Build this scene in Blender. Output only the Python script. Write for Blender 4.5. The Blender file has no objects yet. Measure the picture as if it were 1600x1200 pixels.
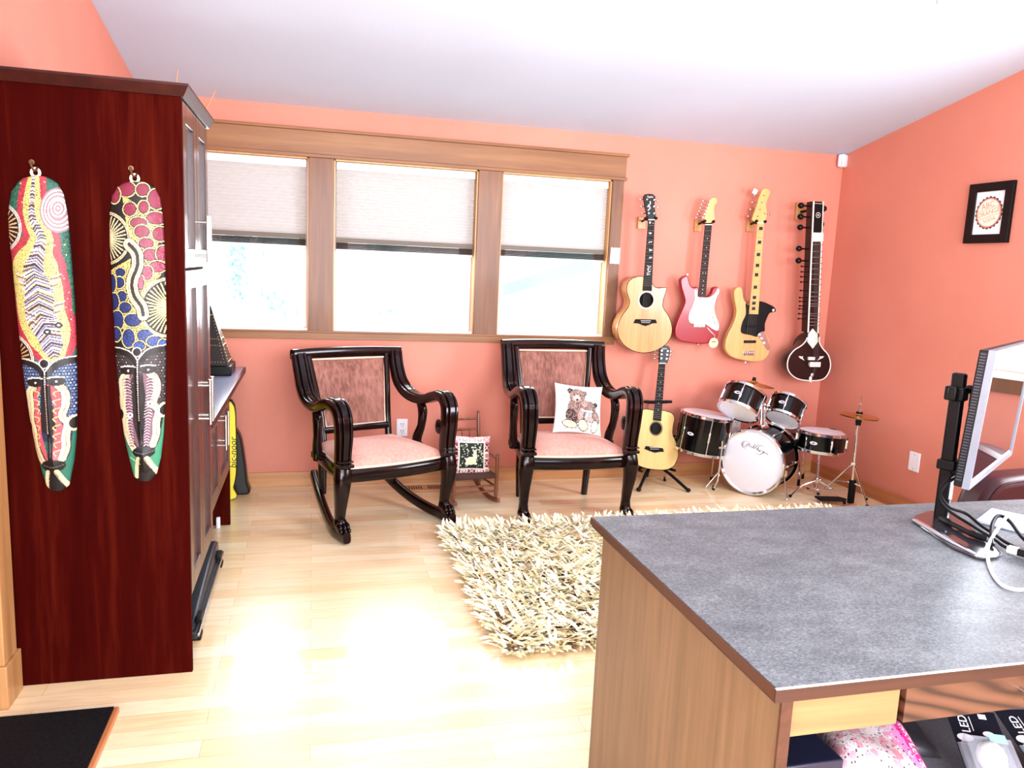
import bpy, math, random
import numpy as np
from mathutils import Vector, Matrix, geometry
random.seed(7); rng = np.random.default_rng(7)
SC = bpy.context.scene; COL = SC.collection
PI = math.pi
def S(r, g, b):
    f = lambda c: (c/255/12.92) if c/255 <= 0.04045 else ((c/255+0.055)/1.055)**2.4
    return (f(r), f(g), f(b), 1.0)
# ------------------------------------------------------------------ materials
MATS = {}
def _new(name):
    m = bpy.data.materials.new(name); m.use_nodes = True
    nt = m.node_tree; b = nt.nodes['Principled BSDF']; MATS[name] = m
    return m, nt, b
def _coords(nt, scale=(1,1,1), rot=(0,0,0)):
    tc = nt.nodes.new('ShaderNodeTexCoord'); mp = nt.nodes.new('ShaderNodeMapping')
    mp.inputs['Scale'].default_value = scale; mp.inputs['Rotation'].default_value = rot
    nt.links.new(tc.outputs['Object'], mp.inputs['Vector']); return mp.outputs['Vector']
def _ramp(nt, fac, stops):
    r = nt.nodes.new('ShaderNodeValToRGB')
    while len(r.color_ramp.elements) < len(stops): r.color_ramp.elements.new(0.5)
    for e, (p, c) in zip(r.color_ramp.elements, stops): e.position = p; e.color = c
    nt.links.new(fac, r.inputs['Fac']); return r.outputs['Color']
def _noise(nt, vec, scale, detail=3, rough=0.5, dist=0.0):
    n = nt.nodes.new('ShaderNodeTexNoise'); n.inputs['Scale'].default_value = scale
    n.inputs['Detail'].default_value = detail; n.inputs['Roughness'].default_value = rough
    n.inputs['Distortion'].default_value = dist
    nt.links.new(vec, n.inputs['Vector']); return n.outputs['Fac']
def _bump(nt, b, h, strength=0.2, dist=0.002):
    bp = nt.nodes.new('ShaderNodeBump'); bp.inputs['Strength'].default_value = strength
    bp.inputs['Distance'].default_value = dist
    nt.links.new(h, bp.inputs['Height']); nt.links.new(bp.outputs['Normal'], b.inputs['Normal'])
def plain(name, col, rough=0.5, metal=0.0, coat=0.0, spec=0.5, var=0.06, vs=30):
    if name in MATS: return MATS[name]
    m, nt, b = _new(name)
    v = _coords(nt); n = _noise(nt, v, vs)
    lo = tuple(c*(1-var) for c in col[:3])+(1,); hi = tuple(min(1, c*(1+var)) for c in col[:3])+(1,)
    nt.links.new(_ramp(nt, n, [(0.3, lo), (0.7, hi)]), b.inputs['Base Color'])
    b.inputs['Roughness'].default_value = rough; b.inputs['Metallic'].default_value = metal
    b.inputs['Coat Weight'].default_value = coat; b.inputs['Coat Roughness'].default_value = 0.06
    b.inputs['Specular IOR Level'].default_value = spec
    return m
def wood(name, lo, hi, axis='Z', fine=60, rough=0.35, coat=0.3, mid=None, stretch=0.06, spec=0.4):
    if name in MATS: return MATS[name]
    m, nt, b = _new(name)
    sc = {'X': (stretch,1,1), 'Y': (1,stretch,1), 'Z': (1,1,stretch)}[axis]
    v = _coords(nt, sc)
    n1 = _noise(nt, v, fine, 4, 0.6, 0.4); n2 = _noise(nt, v, fine*0.16, 2, 0.5, 1.2)
    mx = nt.nodes.new('ShaderNodeMath'); mx.operation = 'MULTIPLY_ADD'
    nt.links.new(n1, mx.inputs[0]); mx.inputs[1].default_value = 0.5
    m2 = nt.nodes.new('ShaderNodeMath'); m2.operation = 'MULTIPLY'; nt.links.new(n2, m2.inputs[0]); m2.inputs[1].default_value = 0.5
    nt.links.new(m2.outputs[0], mx.inputs[2])
    stops = [(0.32, lo), (0.68, hi)] if mid is None else [(0.3, lo), (0.5, mid), (0.7, hi)]
    nt.links.new(_ramp(nt, mx.outputs[0], stops), b.inputs['Base Color'])
    b.inputs['Roughness'].default_value = rough; b.inputs['Coat Weight'].default_value = coat
    b.inputs['Coat Roughness'].default_value = 0.12; b.inputs['Specular IOR Level'].default_value = spec
    _bump(nt, b, n1, 0.06, 0.001)
    return m
def painted(name, rough=0.5, coat=0.0):
    if name in MATS: return MATS[name]
    m, nt, b = _new(name)
    a = nt.nodes.new('ShaderNodeAttribute'); a.attribute_name = 'pcol'
    nt.links.new(a.outputs['Color'], b.inputs['Base Color'])
    b.inputs['Roughness'].default_value = rough; b.inputs['Coat Weight'].default_value = coat
    b.inputs['Coat Roughness'].default_value = 0.1
    return m
def emit(name, col, strength):
    if name in MATS: return MATS[name]
    m, nt, b = _new(name)
    b.inputs['Emission Color'].default_value = col; b.inputs['Emission Strength'].default_value = strength
    b.inputs['Base Color'].default_value = col
    return m
# ------------------------------------------------------------------ mesh builder
OFF = {}
def catmull(pts, n=6, closed=True):
    P = [Vector(p) for p in pts]; N = len(P); out = []
    rngi = range(N) if closed else range(N-1)
    for i in rngi:
        if closed: a, b, c, d = P[i-1], P[i], P[(i+1) % N], P[(i+2) % N]
        else: a, b, c, d = P[max(i-1,0)], P[i], P[i+1], P[min(i+2,N-1)]
        for k in range(n):
            t = k/n
            out.append(0.5*((2*b)+(-a+c)*t+(2*a-5*b+4*c-d)*t*t+(-a+3*b-3*c+d)*t**3))
    if not closed: out.append(P[-1].copy())
    return out
def lerp_list(vals, n):
    out = []
    for i in range(len(vals)-1):
        for k in range(n): out.append(vals[i]+(vals[i+1]-vals[i])*k/n)
    out.append(vals[-1]); return out
class MB:
    def __init__(s): s.v = []; s.f = []; s.m = []; s.c = None; s.M = None
    def add(s, vs, fs, mat=0, cols=None):
        o = len(s.v)
        for p in vs:
            p = Vector(p); s.v.append(s.M @ p if s.M else p)
        for f in fs: s.f.append(tuple(i+o for i in f)); s.m.append(mat)
        if cols is not None:
            if s.c is None: s.c = [(0,0,0,1)]*(len(s.f)-len(fs))
            s.c += cols
        elif s.c is not None: s.c += [(0.01,0.01,0.01,1)]*len(fs)
        return s
    def box(s, c, d, R=None, mat=0):
        c = Vector(c); h = Vector(d)/2; vs = []
        for x in (-1,1):
            for y in (-1,1):
                for z in (-1,1):
                    p = Vector((x*h.x, y*h.y, z*h.z)); vs.append(c+(R @ p if R else p))
        return s.add(vs, [(0,1,3,2),(4,6,7,5),(0,4,5,1),(2,3,7,6),(0,2,6,4),(1,5,7,3)], mat)
    def bx(s, x0, x1, y0, y1, z0, z1, mat=0):
        return s.box(((x0+x1)/2,(y0+y1)/2,(z0+z1)/2), (abs(x1-x0),abs(y1-y0),abs(z1-z0)), None, mat)
    def rings(s, R, closed=True, caps=True, loop=False, mat=0):
        n = len(R[0]); vs = [p for r in R for p in r]; fs = []
        L = len(R)
        for i in range(L if loop else L-1):
            a = i*n; b = ((i+1) % L)*n
            for k in range(n if closed else n-1):
                k2 = (k+1) % n; fs.append((a+k, a+k2, b+k2, b+k))
        if caps and not loop and closed:
            fs.append(tuple(range(n-1,-1,-1))); fs.append(tuple((L-1)*n+k for k in range(n)))
        return s.add(vs, fs, mat)
    def tube(s, pts, r, n=10, mat=0, loop=False, flat=None):
        P = [Vector(p) for p in pts]; L = len(P)
        rs = r if isinstance(r, (list, tuple)) else [r]*L
        R = []; prev = None
        for i in range(L):
            if loop: t = P[(i+1) % L]-P[i-1]
            else: t = P[min(i+1,L-1)]-P[max(i-1,0)]
            if t.length < 1e-9: t = Vector((0,0,1))
            t.normalize()
            if prev is None:
                u = Vector((1,0,0)) if abs(t.x) < 0.9 else Vector((0,1,0))
                u = (u-t*u.dot(t)).normalized()
            else: u = (prev-t*prev.dot(t)).normalized()
            prev = u; w = t.cross(u)
            R.append([P[i]+u*(rs[i]*math.cos(2*PI*k/n))+w*(rs[i]*math.sin(2*PI*k/n)*(flat or 1)) for k in range(n)])
        return s.rings(R, True, True, loop, mat)
    def cyl(s, a, b, r, r2=None, n=20, mat=0):
        return s.tube([a, b], [r, r if r2 is None else r2], n, mat)
    def lathe(s, prof, M, n=32, mat=0, caps=True):   # prof [(r,z)] about local z of M
        R = [[M @ Vector((r*math.cos(2*PI*k/n), r*math.sin(2*PI*k/n), z)) for k in range(n)] for r, z in prof]
        return s.rings(R, True, caps, False, mat)
    def prism(s, out, y0, y1, mat=0, fr=None):        # outline (x,z) extruded along y
        f = fr or (lambda x, z, y: Vector((x, y, z)))
        A = [f(p[0], p[1], y0) for p in out]; B = [f(p[0], p[1], y1) for p in out]
        return s.rings([A, B], True, True, False, mat)
    def ell(s, c, rx, ry, rz, n=14, m=8, mat=0, R=None):
        c = Vector(c); Rg = []
        for i in range(m+1):
            a = -PI/2+PI*i/m; rr = max(math.cos(a), 0.02)
            row = []
            for k in range(n):
                p = Vector((rx*rr*math.cos(2*PI*k/n), ry*rr*math.sin(2*PI*k/n), rz*math.sin(a)))
                row.append(c+(R @ p if R else p))
            Rg.append(row)
        return s.rings(Rg, True, True, False, mat)
    def sweep(s, pts, prof, wdir=(1,0,0), ws=None, ts=None, mat=0, caps=True):
        # prof: closed list (a,b): a along width dir, b along (tangent x width)
        P = [Vector(p) for p in pts]; L = len(P); W = Vector(wdir).normalized(); R = []
        for i in range(L):
            t = (P[min(i+1,L-1)]-P[max(i-1,0)]).normalized()
            w = (W-t*W.dot(t)).normalized(); nn = t.cross(w)
            a = ws[i] if ws else 1; b = ts[i] if ts else 1
            R.append([P[i]+w*(p[0]*a)+nn*(p[1]*b) for p in prof])
        return s.rings(R, True, caps, False, mat)
    def surf(s, fn, nu, nv, mat=0, cols=None, flip=False):
        vs = [fn(i/nu, j/nv) for j in range(nv+1) for i in range(nu+1)]; fs = []
        for j in range(nv):
            for i in range(nu):
                a = j*(nu+1)+i; q = (a, a+1, a+nu+2, a+nu+1)
                fs.append(q[::-1] if flip else q)
        return s.add(vs, fs, mat, cols)
    def text(s, body, size, M, mat=0, ext=0.0003, shear=0.0, align='CENTER'):
        cu = bpy.data.curves.new('tmp', 'FONT'); cu.body = body; cu.size = size; cu.extrude = ext
        cu.align_x = align; cu.align_y = 'CENTER'; cu.shear = shear; cu.resolution_u = 3
        ob = bpy.data.objects.new('tmp', cu); COL.objects.link(ob)
        bpy.context.view_layer.update()
        ev = ob.evaluated_get(bpy.context.evaluated_depsgraph_get()); me = ev.to_mesh()
        vs = [M @ v.co for v in me.vertices]; fs = [tuple(p.vertices) for p in me.polygons]
        ev.to_mesh_clear(); bpy.data.objects.remove(ob); bpy.data.curves.remove(cu)
        return s.add(vs, fs, mat)
    def build(s, name, mats, parent=None, org=None, bevel=0, seg=2, smooth=40, sub=0):
        me = bpy.data.meshes.new(name)
        off = OFF.get(parent.name, Vector()) if parent else Vector(org or (0,0,0))
        me.from_pydata([tuple(v-off) for v in s.v], [], s.f)
        if not isinstance(mats, (list, tuple)): mats = [mats]
        for m in mats: me.materials.append(m)
        if len(mats) > 1: me.polygons.foreach_set('material_index', s.m)
        if s.c is not None:
            at = me.attributes.new('pcol', 'FLOAT_COLOR', 'FACE')
            at.data.foreach_set('color', np.array(s.c, dtype=np.float32).ravel())
        if smooth:
            me.shade_smooth(); me.set_sharp_from_angle(angle=math.radians(smooth))
        o = bpy.data.objects.new(name, me); COL.objects.link(o)
        if parent: o.parent = parent
        else: o.location = off
        OFF[o.name] = off
        if bevel:
            b = o.modifiers.new('Bevel', 'BEVEL'); b.width = bevel; b.segments = seg; b.limit_method = 'ANGLE'
            b.angle_limit = math.radians(50); b.harden_normals = False
        if sub:
            q = o.modifiers.new('Sub', 'SUBSURF'); q.levels = sub; q.render_levels = sub
        return o
def tag(o, label, cat, group=None, kind=None):
    o['label'] = label; o['category'] = cat
    if group: o['group'] = group
    if kind: o['kind'] = kind
    return o
def thing(name, label, cat, loc=(0,0,0), rot=(0,0,0), group=None, world=True):
    o = bpy.data.objects.new(name, None); COL.objects.link(o); o.empty_display_size = 0.05
    o.location = loc; o.rotation_euler = rot
    OFF[o.name] = Vector(loc) if world else Vector()
    return tag(o, label, cat, group)
def struct(o, label=None):
    o['kind'] = 'structure'
    if label: o['label'] = label
    return o
def lab(o, label): o['label'] = label; return o
def frame(o, z, xh=(1,0,0)):                  # matrix with local z along z, origin o
    z = Vector(z).normalized(); x = Vector(xh); x = (x-z*x.dot(z)).normalized(); y = z.cross(x)
    return Matrix(((x.x,y.x,z.x,o[0]),(x.y,y.y,z.y,o[1]),(x.z,y.z,z.z,o[2]),(0,0,0,1)))
def circ(c, r, n=24): return [(c[0]+r*math.cos(2*PI*k/n), c[1]+r*math.sin(2*PI*k/n)) for k in range(n)]
# ------------------------------------------------------------------ small paint canvas (flat surface pattern only)
class Canvas:
    def __init__(s, w, h, bg=(255,255,255)):
        s.w, s.h = w, h; s.a = np.zeros((h, w, 3)); s.a[:] = bg
        s.X, s.Y = np.meshgrid(np.arange(w), np.arange(h))
    def box(s, x0, x1, y0, y1):
        x0 = max(0, int(x0)); x1 = min(s.w, int(x1)+2); y0 = max(0, int(y0)); y1 = min(s.h, int(y1)+2)
        return (slice(y0, max(y0,y1)), slice(x0, max(x0,x1)))
    def ell(s, cx, cy, rx, ry, col, ang=0):
        R = max(rx, ry); b = s.box(cx-R, cx+R, cy-R, cy+R); X = s.X[b]-cx; Y = s.Y[b]-cy
        c, n = math.cos(ang), math.sin(ang)
        m = ((X*c+Y*n)/rx)**2+((-X*n+Y*c)/ry)**2 <= 1
        s.a[b][m] = col; return s
    def ring(s, cx, cy, r, w, col):
        b = s.box(cx-r-w, cx+r+w, cy-r-w, cy+r+w); d = np.hypot(s.X[b]-cx, s.Y[b]-cy)
        s.a[b][np.abs(d-r) <= w/2] = col; return s
    def poly(s, pts, col):
        xs = [p[0] for p in pts]; ys = [p[1] for p in pts]; b = s.box(min(xs), max(xs), min(ys), max(ys))
        X = s.X[b]; Y = s.Y[b]; m = np.zeros(X.shape, bool); n = len(pts)
        for i in range(n):
            (x1, y1), (x2, y2) = pts[i], pts[(i+1) % n]
            if y1 == y2: continue
            m ^= ((y1 > Y) != (y2 > Y)) & (X < (x2-x1)*(Y-y1)/(y2-y1)+x1)
        s.a[b][m] = col; return s
    def stroke(s, pts, w, col, smooth=True):
        P = [tuple(p) for p in (catmull([(p[0],p[1],0) for p in pts], 6, False) if smooth and len(pts) > 2 else [(p[0],p[1],0) for p in pts])]
        W = w if isinstance(w, list) else None
        for i in range(len(P)-1):
            ww = w if W is None else W[min(len(W)-1, int(i/(len(P)-1)*(len(W)-1)))]+0.0
            if W is not None:
                f = i/(len(P)-1)*(len(W)-1); k = int(f); ww = W[k]+(W[min(k+1,len(W)-1)]-W[k])*(f-k)
            x1, y1, x2, y2 = P[i][0], P[i][1], P[i+1][0], P[i+1][1]
            b = s.box(min(x1,x2)-ww, max(x1,x2)+ww, min(y1,y2)-ww, max(y1,y2)+ww)
            X = s.X[b]; Y = s.Y[b]; dx, dy = x2-x1, y2-y1; L = dx*dx+dy*dy+1e-9
            t = np.clip(((X-x1)*dx+(Y-y1)*dy)/L, 0, 1)
            s.a[b][np.hypot(X-x1-t*dx, Y-y1-t*dy) <= ww/2] = col
        return s
    def dots(s, pts, r, gap, col, smooth=True):
        P = catmull([(p[0],p[1],0) for p in pts], 10, False) if smooth and len(pts) > 2 else [Vector((p[0],p[1],0)) for p in pts]
        d = 0; s.ell(P[0].x, P[0].y, r, r, col)
        for a, b in zip(P, P[1:]):
            L = (b-a).length
            while d+gap <= L or False:
                d += gap; q = a+(b-a)*(d/L) if L > 0 else a; s.ell(q.x, q.y, r, r, col)
            d = d-L
        return s
    def speck(s, base, col, frac=0.3, tol=12):
        m = (np.abs(s.a-np.array(base)).sum(-1) < tol) & (rng.random((s.h, s.w)) < frac); s.a[m] = col; return s
    def lin(s):
        c = s.a/255.0; return np.where(c <= 0.04045, c/12.92, ((c+0.055)/1.055)**2.4)
# ------------------------------------------------------------------ palette
D = 4.871; XR = 3.609; XL = -0.93; YR = -2.6
def ceil_z(y): return 2.287+0.1925*(D-y)
def wall_mat(name, lo, hi):
    m, nt, b = _new(name); v = _coords(nt)
    n = _noise(nt, v, 2.2, 3); nt.links.new(_ramp(nt, n, [(0.3, lo), (0.7, hi)]), b.inputs['Base Color'])
    b.inputs['Roughness'].default_value = 0.55; b.inputs['Specular IOR Level'].default_value = 0.3
    _bump(nt, b, _noise(nt, v, 110, 3, 0.6), 0.35, 0.002); return m
m_wall = wall_mat('terracotta_wall', S(211,131,111), S(217,138,118))
m_ceil = wall_mat('ceiling_paint', S(190,204,222), S(194,208,226))
m_white = plain('white_vinyl', S(244,244,246), 0.35, var=0.01)
m_plate = plain('white_plastic', S(242,242,250), 0.3, var=0.01)
m_dark = plain('dark_slot', S(28,24,24), 0.6)
m_trim = wood('fir_trim', S(112,72,42), S(156,112,70), 'X', 34, 0.42, 0.1, S(138,94,56))
m_trimv = wood('fir_trim_upright', S(100,62,40), S(142,98,64), 'Z', 34, 0.42, 0.1, S(120,80,50))
m_casing = wood('casing_wood', S(150,104,62), S(196,146,94), 'Z', 34, 0.42, 0.1)
m_base = wood('baseboard_wood', S(176,118,72), S(214,160,108), 'X', 30, 0.4, 0.2)
m_basey = wood('baseboard_wood_side', S(166,98,56), S(204,136,86), 'Y', 30, 0.4, 0.2)  # redder tone carries light reflected off the wall
m_cherry = wood('dark_cherry', S(42,2,1), S(74,18,7), 'Z', 46, 0.65, 0.0, S(52,4,2), spec=0.02)
m_cherryx = wood('dark_cherry_rail', S(34,3,2), S(62,16,8), 'Y', 40, 0.4, 0.05, S(46,6,3), spec=0.25)
m_steel = plain('brushed_steel', S(205,202,200), 0.25, 1.0)
m_chrome = plain('chrome', S(225,225,228), 0.08, 1.0)
m_black = plain('black_plastic', S(8,8,9), 0.4, spec=0.25)
m_gloss = plain('gloss_black', S(6,5,6), 0.35, spec=0.22)
m_lam = None
# ------------------------------------------------------------------ floor
def floor_mat():
    m, nt, b = _new('maple_floor'); v = _coords(nt)
    br = nt.nodes.new('ShaderNodeTexBrick'); br.offset = 0.37; br.offset_frequency = 2; br.squash = 1.0
    br.inputs['Scale'].default_value = 1.0; br.inputs['Brick Width'].default_value = 0.83
    br.inputs['Row Height'].default_value = 0.083; br.inputs['Mortar Size'].default_value = 0.0007
    br.inputs['Mortar Smooth'].default_value = 0.0; br.inputs['Bias'].default_value = 0.0
    br.inputs['Color1'].default_value = S(238,204,152); br.inputs['Color2'].default_value = S(252,236,200)
    br.inputs['Mortar'].default_value = S(205,160,108)
    nt.links.new(v, br.inputs['Vector'])
    v2 = _coords(nt, (0.09,1,1)); n = _noise(nt, v2, 48, 4, 0.6, 0.8)
    mx = nt.nodes.new('ShaderNodeMix'); mx.data_type = 'RGBA'; mx.blend_type = 'MULTIPLY'
    mx.inputs['Factor'].default_value = 0.6
    nt.links.new(br.outputs['Color'], mx.inputs['A'])
    nt.links.new(_ramp(nt, n, [(0.3, (0.78,0.72,0.64,1)), (0.6, (1,1,1,1))]), mx.inputs['B'])
    nt.links.new(mx.outputs['Result'], b.inputs['Base Color'])
    b.inputs['Roughness'].default_value = 0.3; b.inputs['Coat Weight'].default_value = 0.3; b.inputs['Coat Roughness'].default_value = 0.1
    _bump(nt, b, br.outputs['Fac'], -0.15, 0.001); return m
m_floor = floor_mat()
struct(MB().bx(XL-0.15, XR+0.15, YR-0.15, D+0.15, -0.1, 0).build('floor', m_floor, smooth=0))
# ceiling (slopes up from the window wall) as a slab
mb = MB(); x0, x1 = XL-0.15, XR+0.15
A = [(x0,D+0.15,ceil_z(D+0.15)),(x1,D+0.15,ceil_z(D+0.15)),(x1,YR-0.15,ceil_z(YR-0.15)),(x0,YR-0.15,ceil_z(YR-0.15))]
mb.add(A+[(p[0],p[1],p[2]+0.12) for p in A], [(0,1,2,3),(7,6,5,4),(0,4,5,1),(1,5,6,2),(2,6,7,3),(3,7,4,0)])
struct(mb.build('ceiling', m_ceil, smooth=0))
# back wall with three window openings
WIN = [(-0.76,-0.023),(0.123,1.0),(1.154,1.89)]; WZ0, WZ1 = 0.976, 2.0
mb = MB(); top = ceil_z(D)
xs = [XL-0.15]+[e for w in WIN for e in w]+[XR+0.15]
for i in range(0, len(xs), 2): mb.bx(xs[i], xs[i+1], D, D+0.15, WZ0, WZ1)
mb.bx(XL-0.15, XR+0.15, D, D+0.15, 0, WZ0); mb.bx(XL-0.15, XR+0.15, D, D+0.15, WZ1, top)
struct(mb.build('wall_back', m_wall, smooth=0))
def slope_wall(name, x0, x1, holes, ya, yb):
    mb = MB()
    def pr(y0, y1, z0, z1):   # z1 None -> ceiling
        za, zb = (ceil_z(y0), ceil_z(y1)) if z1 is None else (z1, z1)
        v = [(x,y,z) for x in (x0,x1) for (y,z) in ((y0,z0),(y1,z0),(y1,zb),(y0,za))]
        mb.add(v, [(3,2,1,0),(4,5,6,7),(0,1,5,4),(1,2,6,5),(2,3,7,6),(3,0,4,7)])
    y = ya
    for (h0, h1, z0, z1) in holes:
        pr(y, h0, 0, None)
        if z0 > 0: pr(h0, h1, 0, z0)
        pr(h0, h1, z1, None); y = h1
    pr(y, yb, 0, None)
    return struct(mb.build(name, m_wall, smooth=0))
slope_wall('wall_right', XR, XR+0.15, [(1.45,2.75,0.98,2.05)], YR, D+0.15)
slope_wall('wall_left', XL-0.15, XL, [(-1.7,0.5,0.9,2.1),(1.45,2.52,0.0,2.05)], YR, D+0.15)  # first opening is unseen, added for the left fill light
mb = MB(); zt = ceil_z(YR)
mb.bx(XL-0.15,-0.4,YR-0.15,YR,0,zt); mb.bx(3.2,XR+0.15,YR-0.15,YR,0,zt); mb.bx(-0.4,3.2,YR-0.15,YR,0,0.6); mb.bx(-0.4,3.2,YR-0.15,YR,2.9,zt)  # large opening is unseen, assumed for the rear fill light
struct(mb.build('wall_rear', m_wall, smooth=0))
# left doorway with plain door leaf and casing
struct(MB().bx(XL-0.10, XL-0.06, 1.46, 2.51, 0, 2.05).build('door_1', m_trimv, smooth=0))
mb = MB(); mb.bx(XL-0.002, XL+0.022, 2.515, 2.62, 0.14, 2.07); mb.bx(XL-0.002, XL+0.03, 2.505, 2.632, 0, 0.14)
mb.bx(XL-0.002, XL+0.022, 1.36, 1.45, 0, 2.07); mb.bx(XL-0.002, XL+0.025, 1.34, 2.64, 2.07, 2.19)
struct(mb.build('trim_1', m_casing, bevel=0.003, smooth=0))
# baseboards
mb = MB(); mb.bx(-0.9, XR, D-0.014, D+0.002, 0, 0.092); struct(mb.build('baseboard_back', m_base, bevel=0.003, smooth=0))
mb = MB(); mb.bx(XR-0.014, XR+0.002, YR, D-0.014, 0, 0.092); struct(mb.build('baseboard_right', m_basey, bevel=0.003, smooth=0))
mb = MB(); mb.bx(XL-0.002, XL+0.014, 2.65, D-0.014, 0, 0.092); struct(mb.build('baseboard_left', m_basey, bevel=0.003, smooth=0))
# window trim on the back wall
mb = MB(); mb.bx(-0.85,1.975,D-0.022,D+0.002,2.02,2.15); struct(mb.build('trim_2', m_trim, bevel=0.002, smooth=0))
mb = MB(); mb.bx(-0.865,1.99,D-0.034,D+0.002,2.15,2.167); mb.bx(-0.86,1.985,D-0.03,D+0.002,2.0,2.02); struct(mb.build('trim_3', m_trim, bevel=0.003, smooth=0))
mb = MB()
for a, b in ((-0.85,-0.76),(-0.023,0.123),(1.0,1.154),(1.89,1.967)): mb.bx(a, b, D-0.02, D+0.002, 0.976, 2.0)
struct(mb.build('trim_4', m_trimv, bevel=0.002, smooth=0))
mb = MB(); mb.bx(-0.85,1.967,D-0.02,D+0.002,0.925,0.966); mb.bx(-0.86,1.975,D-0.026,D+0.002,0.966,0.978); struct(mb.build('trim_5', m_trim, bevel=0.002, smooth=0))
m_jamb = wood('fir_jamb', S(196,140,88), S(232,184,124), 'Z', 34, 0.4, 0.15)
m_glass, nt, b = _new('window_glass')
tr = nt.nodes.new('ShaderNodeBsdfTransparent'); gl = nt.nodes.new('ShaderNodeBsdfGlossy'); gl.inputs['Roughness'].default_value = 0.02
fr = nt.nodes.new('ShaderNodeFresnel'); fr.inputs['IOR'].default_value = 1.3; ms = nt.nodes.new('ShaderNodeMixShader')
nt.links.new(fr.outputs[0], ms.inputs[0]); nt.links.new(tr.outputs[0], ms.inputs[1]); nt.links.new(gl.outputs[0], ms.inputs[2])
nt.links.new(ms.outputs[0], nt.nodes['Material Output'].inputs['Surface'])
for i, (a, b_) in enumerate(WIN):
    mb = MB()
    for x in (a, b_-0.008): mb.bx(x, x+0.008, D-0.001, D+0.10, WZ0, WZ1)
    mb.bx(a, b_, D-0.001, D+0.10, WZ1-0.008, WZ1)
    w = struct(mb.build('window_%d' % (i+1), m_jamb, smooth=0))
    mb = MB(); mb.bx(a+0.008, b_-0.008, D-0.001, D+0.10, WZ0, WZ0+0.012); struct(mb.build('window_sill', m_white, w, smooth=0))
    fw = 0.05; mb = MB(); y0, y1 = D+0.085, D+0.13; xa, xb = a+0.008, b_-0.008
    mb.bx(xa,xa+fw,y0,y1,WZ0+0.012,WZ1-0.008); mb.bx(xb-fw,xb,y0,y1,WZ0+0.012,WZ1-0.008)
    mb.bx(xa+fw,xb-fw,y0,y1,WZ0+0.012,WZ0+0.012+fw); mb.bx(xa+fw,xb-fw,y0,y1,WZ1-0.008-fw,WZ1-0.008)
    if i == 1:
        xa2, xb2, z0 = xa+fw, xb-fw, WZ0+0.062
        mb.bx(xa2,xa2+0.03,y0+0.012,y1,z0,WZ1-0.06); mb.bx(xb2-0.03,xb2,y0+0.012,y1,z0,WZ1-0.06); mb.bx(xa2+0.03,xb2-0.03,y0+0.012,y1,z0,z0+0.03)
    struct(mb.build('window_frame', m_white, w, bevel=0.004, smooth=0))
    mb = MB(); mb.bx(xa+fw-0.004, xb-fw+0.004, D+0.118, D+0.122, WZ0+0.05, WZ1-0.05); struct(mb.build('window_pane', m_glass, w, smooth=0))
    if i == 1:
        mb = MB(); mb.box((xa+0.024, D+0.076, 1.22), (0.016,0.012,0.14)); mb.box((xa+0.03, D+0.072, 1.165), (0.02,0.02,0.035))
        struct(mb.build('window_latch', m_white, w, bevel=0.004))
        mb = MB(); mb.box((0.80, D+0.07, WZ0+0.028), (0.12,0.03,0.016)); mb.tube([(0.77,D+0.06,WZ0+0.042),(0.85,D+0.05,WZ0+0.052),(0.90,D+0.045,WZ0+0.066)], 0.007, 8)
        struct(mb.build('window_crank', m_white, w, bevel=0.002))
# right window, outside the frame, inferred from the screen reflection
mb = MB(); y0, y1 = 1.45, 2.75
mb.bx(XR+0.06,XR+0.11,y0,y0+0.05,0.98,2.05); mb.bx(XR+0.06,XR+0.11,y1-0.05,y1,0.98,2.05); mb.bx(XR+0.06,XR+0.11,y0,y1,0.98,1.03); mb.bx(XR+0.06,XR+0.11,y0,y1,2.0,2.05)
mb.bx(XR-0.03,XR+0.06,y0-0.03,y1+0.03,0.95,0.98)
struct(mb.build('window_4', m_white, bevel=0.003, smooth=0))
mb = MB()
for a, b_ in ((1.36,1.45),(2.75,2.84)): mb.bx(XR-0.02, XR+0.002, a, b_, 0.95, 2.05)
mb.bx(XR-0.022, XR+0.002, 1.34, 2.86, 2.05, 2.18); mb.bx(XR-0.02, XR+0.002, 1.36, 2.84, 0.88, 0.95)
struct(mb.build('trim_6', m_trimv, bevel=0.002, smooth=0))
# ------------------------------------------------------------------ blinds
def blind_mat(name, c, tcol, rough, tw):
    m, nt, b = _new(name); nt.nodes.remove(b)
    d = nt.nodes.new('ShaderNodeBsdfDiffuse'); t = nt.nodes.new('ShaderNodeBsdfTranslucent'); ms = nt.nodes.new('ShaderNodeMixShader')
    v = _coords(nt, (1,1,6)); n = _noise(nt, v, 70, 3, 0.6)
    nt.links.new(_ramp(nt, n, [(0.3, tuple(x*0.96 for x in c[:3])+(1,)), (0.7, c)]), d.inputs['Color'])
    t.inputs['Color'].default_value = tcol; ms.inputs[0].default_value = tw
    nt.links.new(d.outputs[0], ms.inputs[1]); nt.links.new(t.outputs[0], ms.inputs[2])
    nt.links.new(ms.outputs[0], nt.nodes['Material Output'].inputs['Surface']); return m
m_shade = blind_mat('pleated_shade', S(224,224,222), S(230,229,226), 0.8, 0.42)
m_shadow_lo = blind_mat('shadow_dark_fabric', S(66,58,54), S(70,62,58), 0.8, 0.1)  # dark tone is shadow painted into the lowest part of the blind
m_shadow_mid = blind_mat('half_shadow_band', S(136,128,118), S(140,132,122), 0.8, 0.15)  # mid step of the same painted shadow
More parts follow.
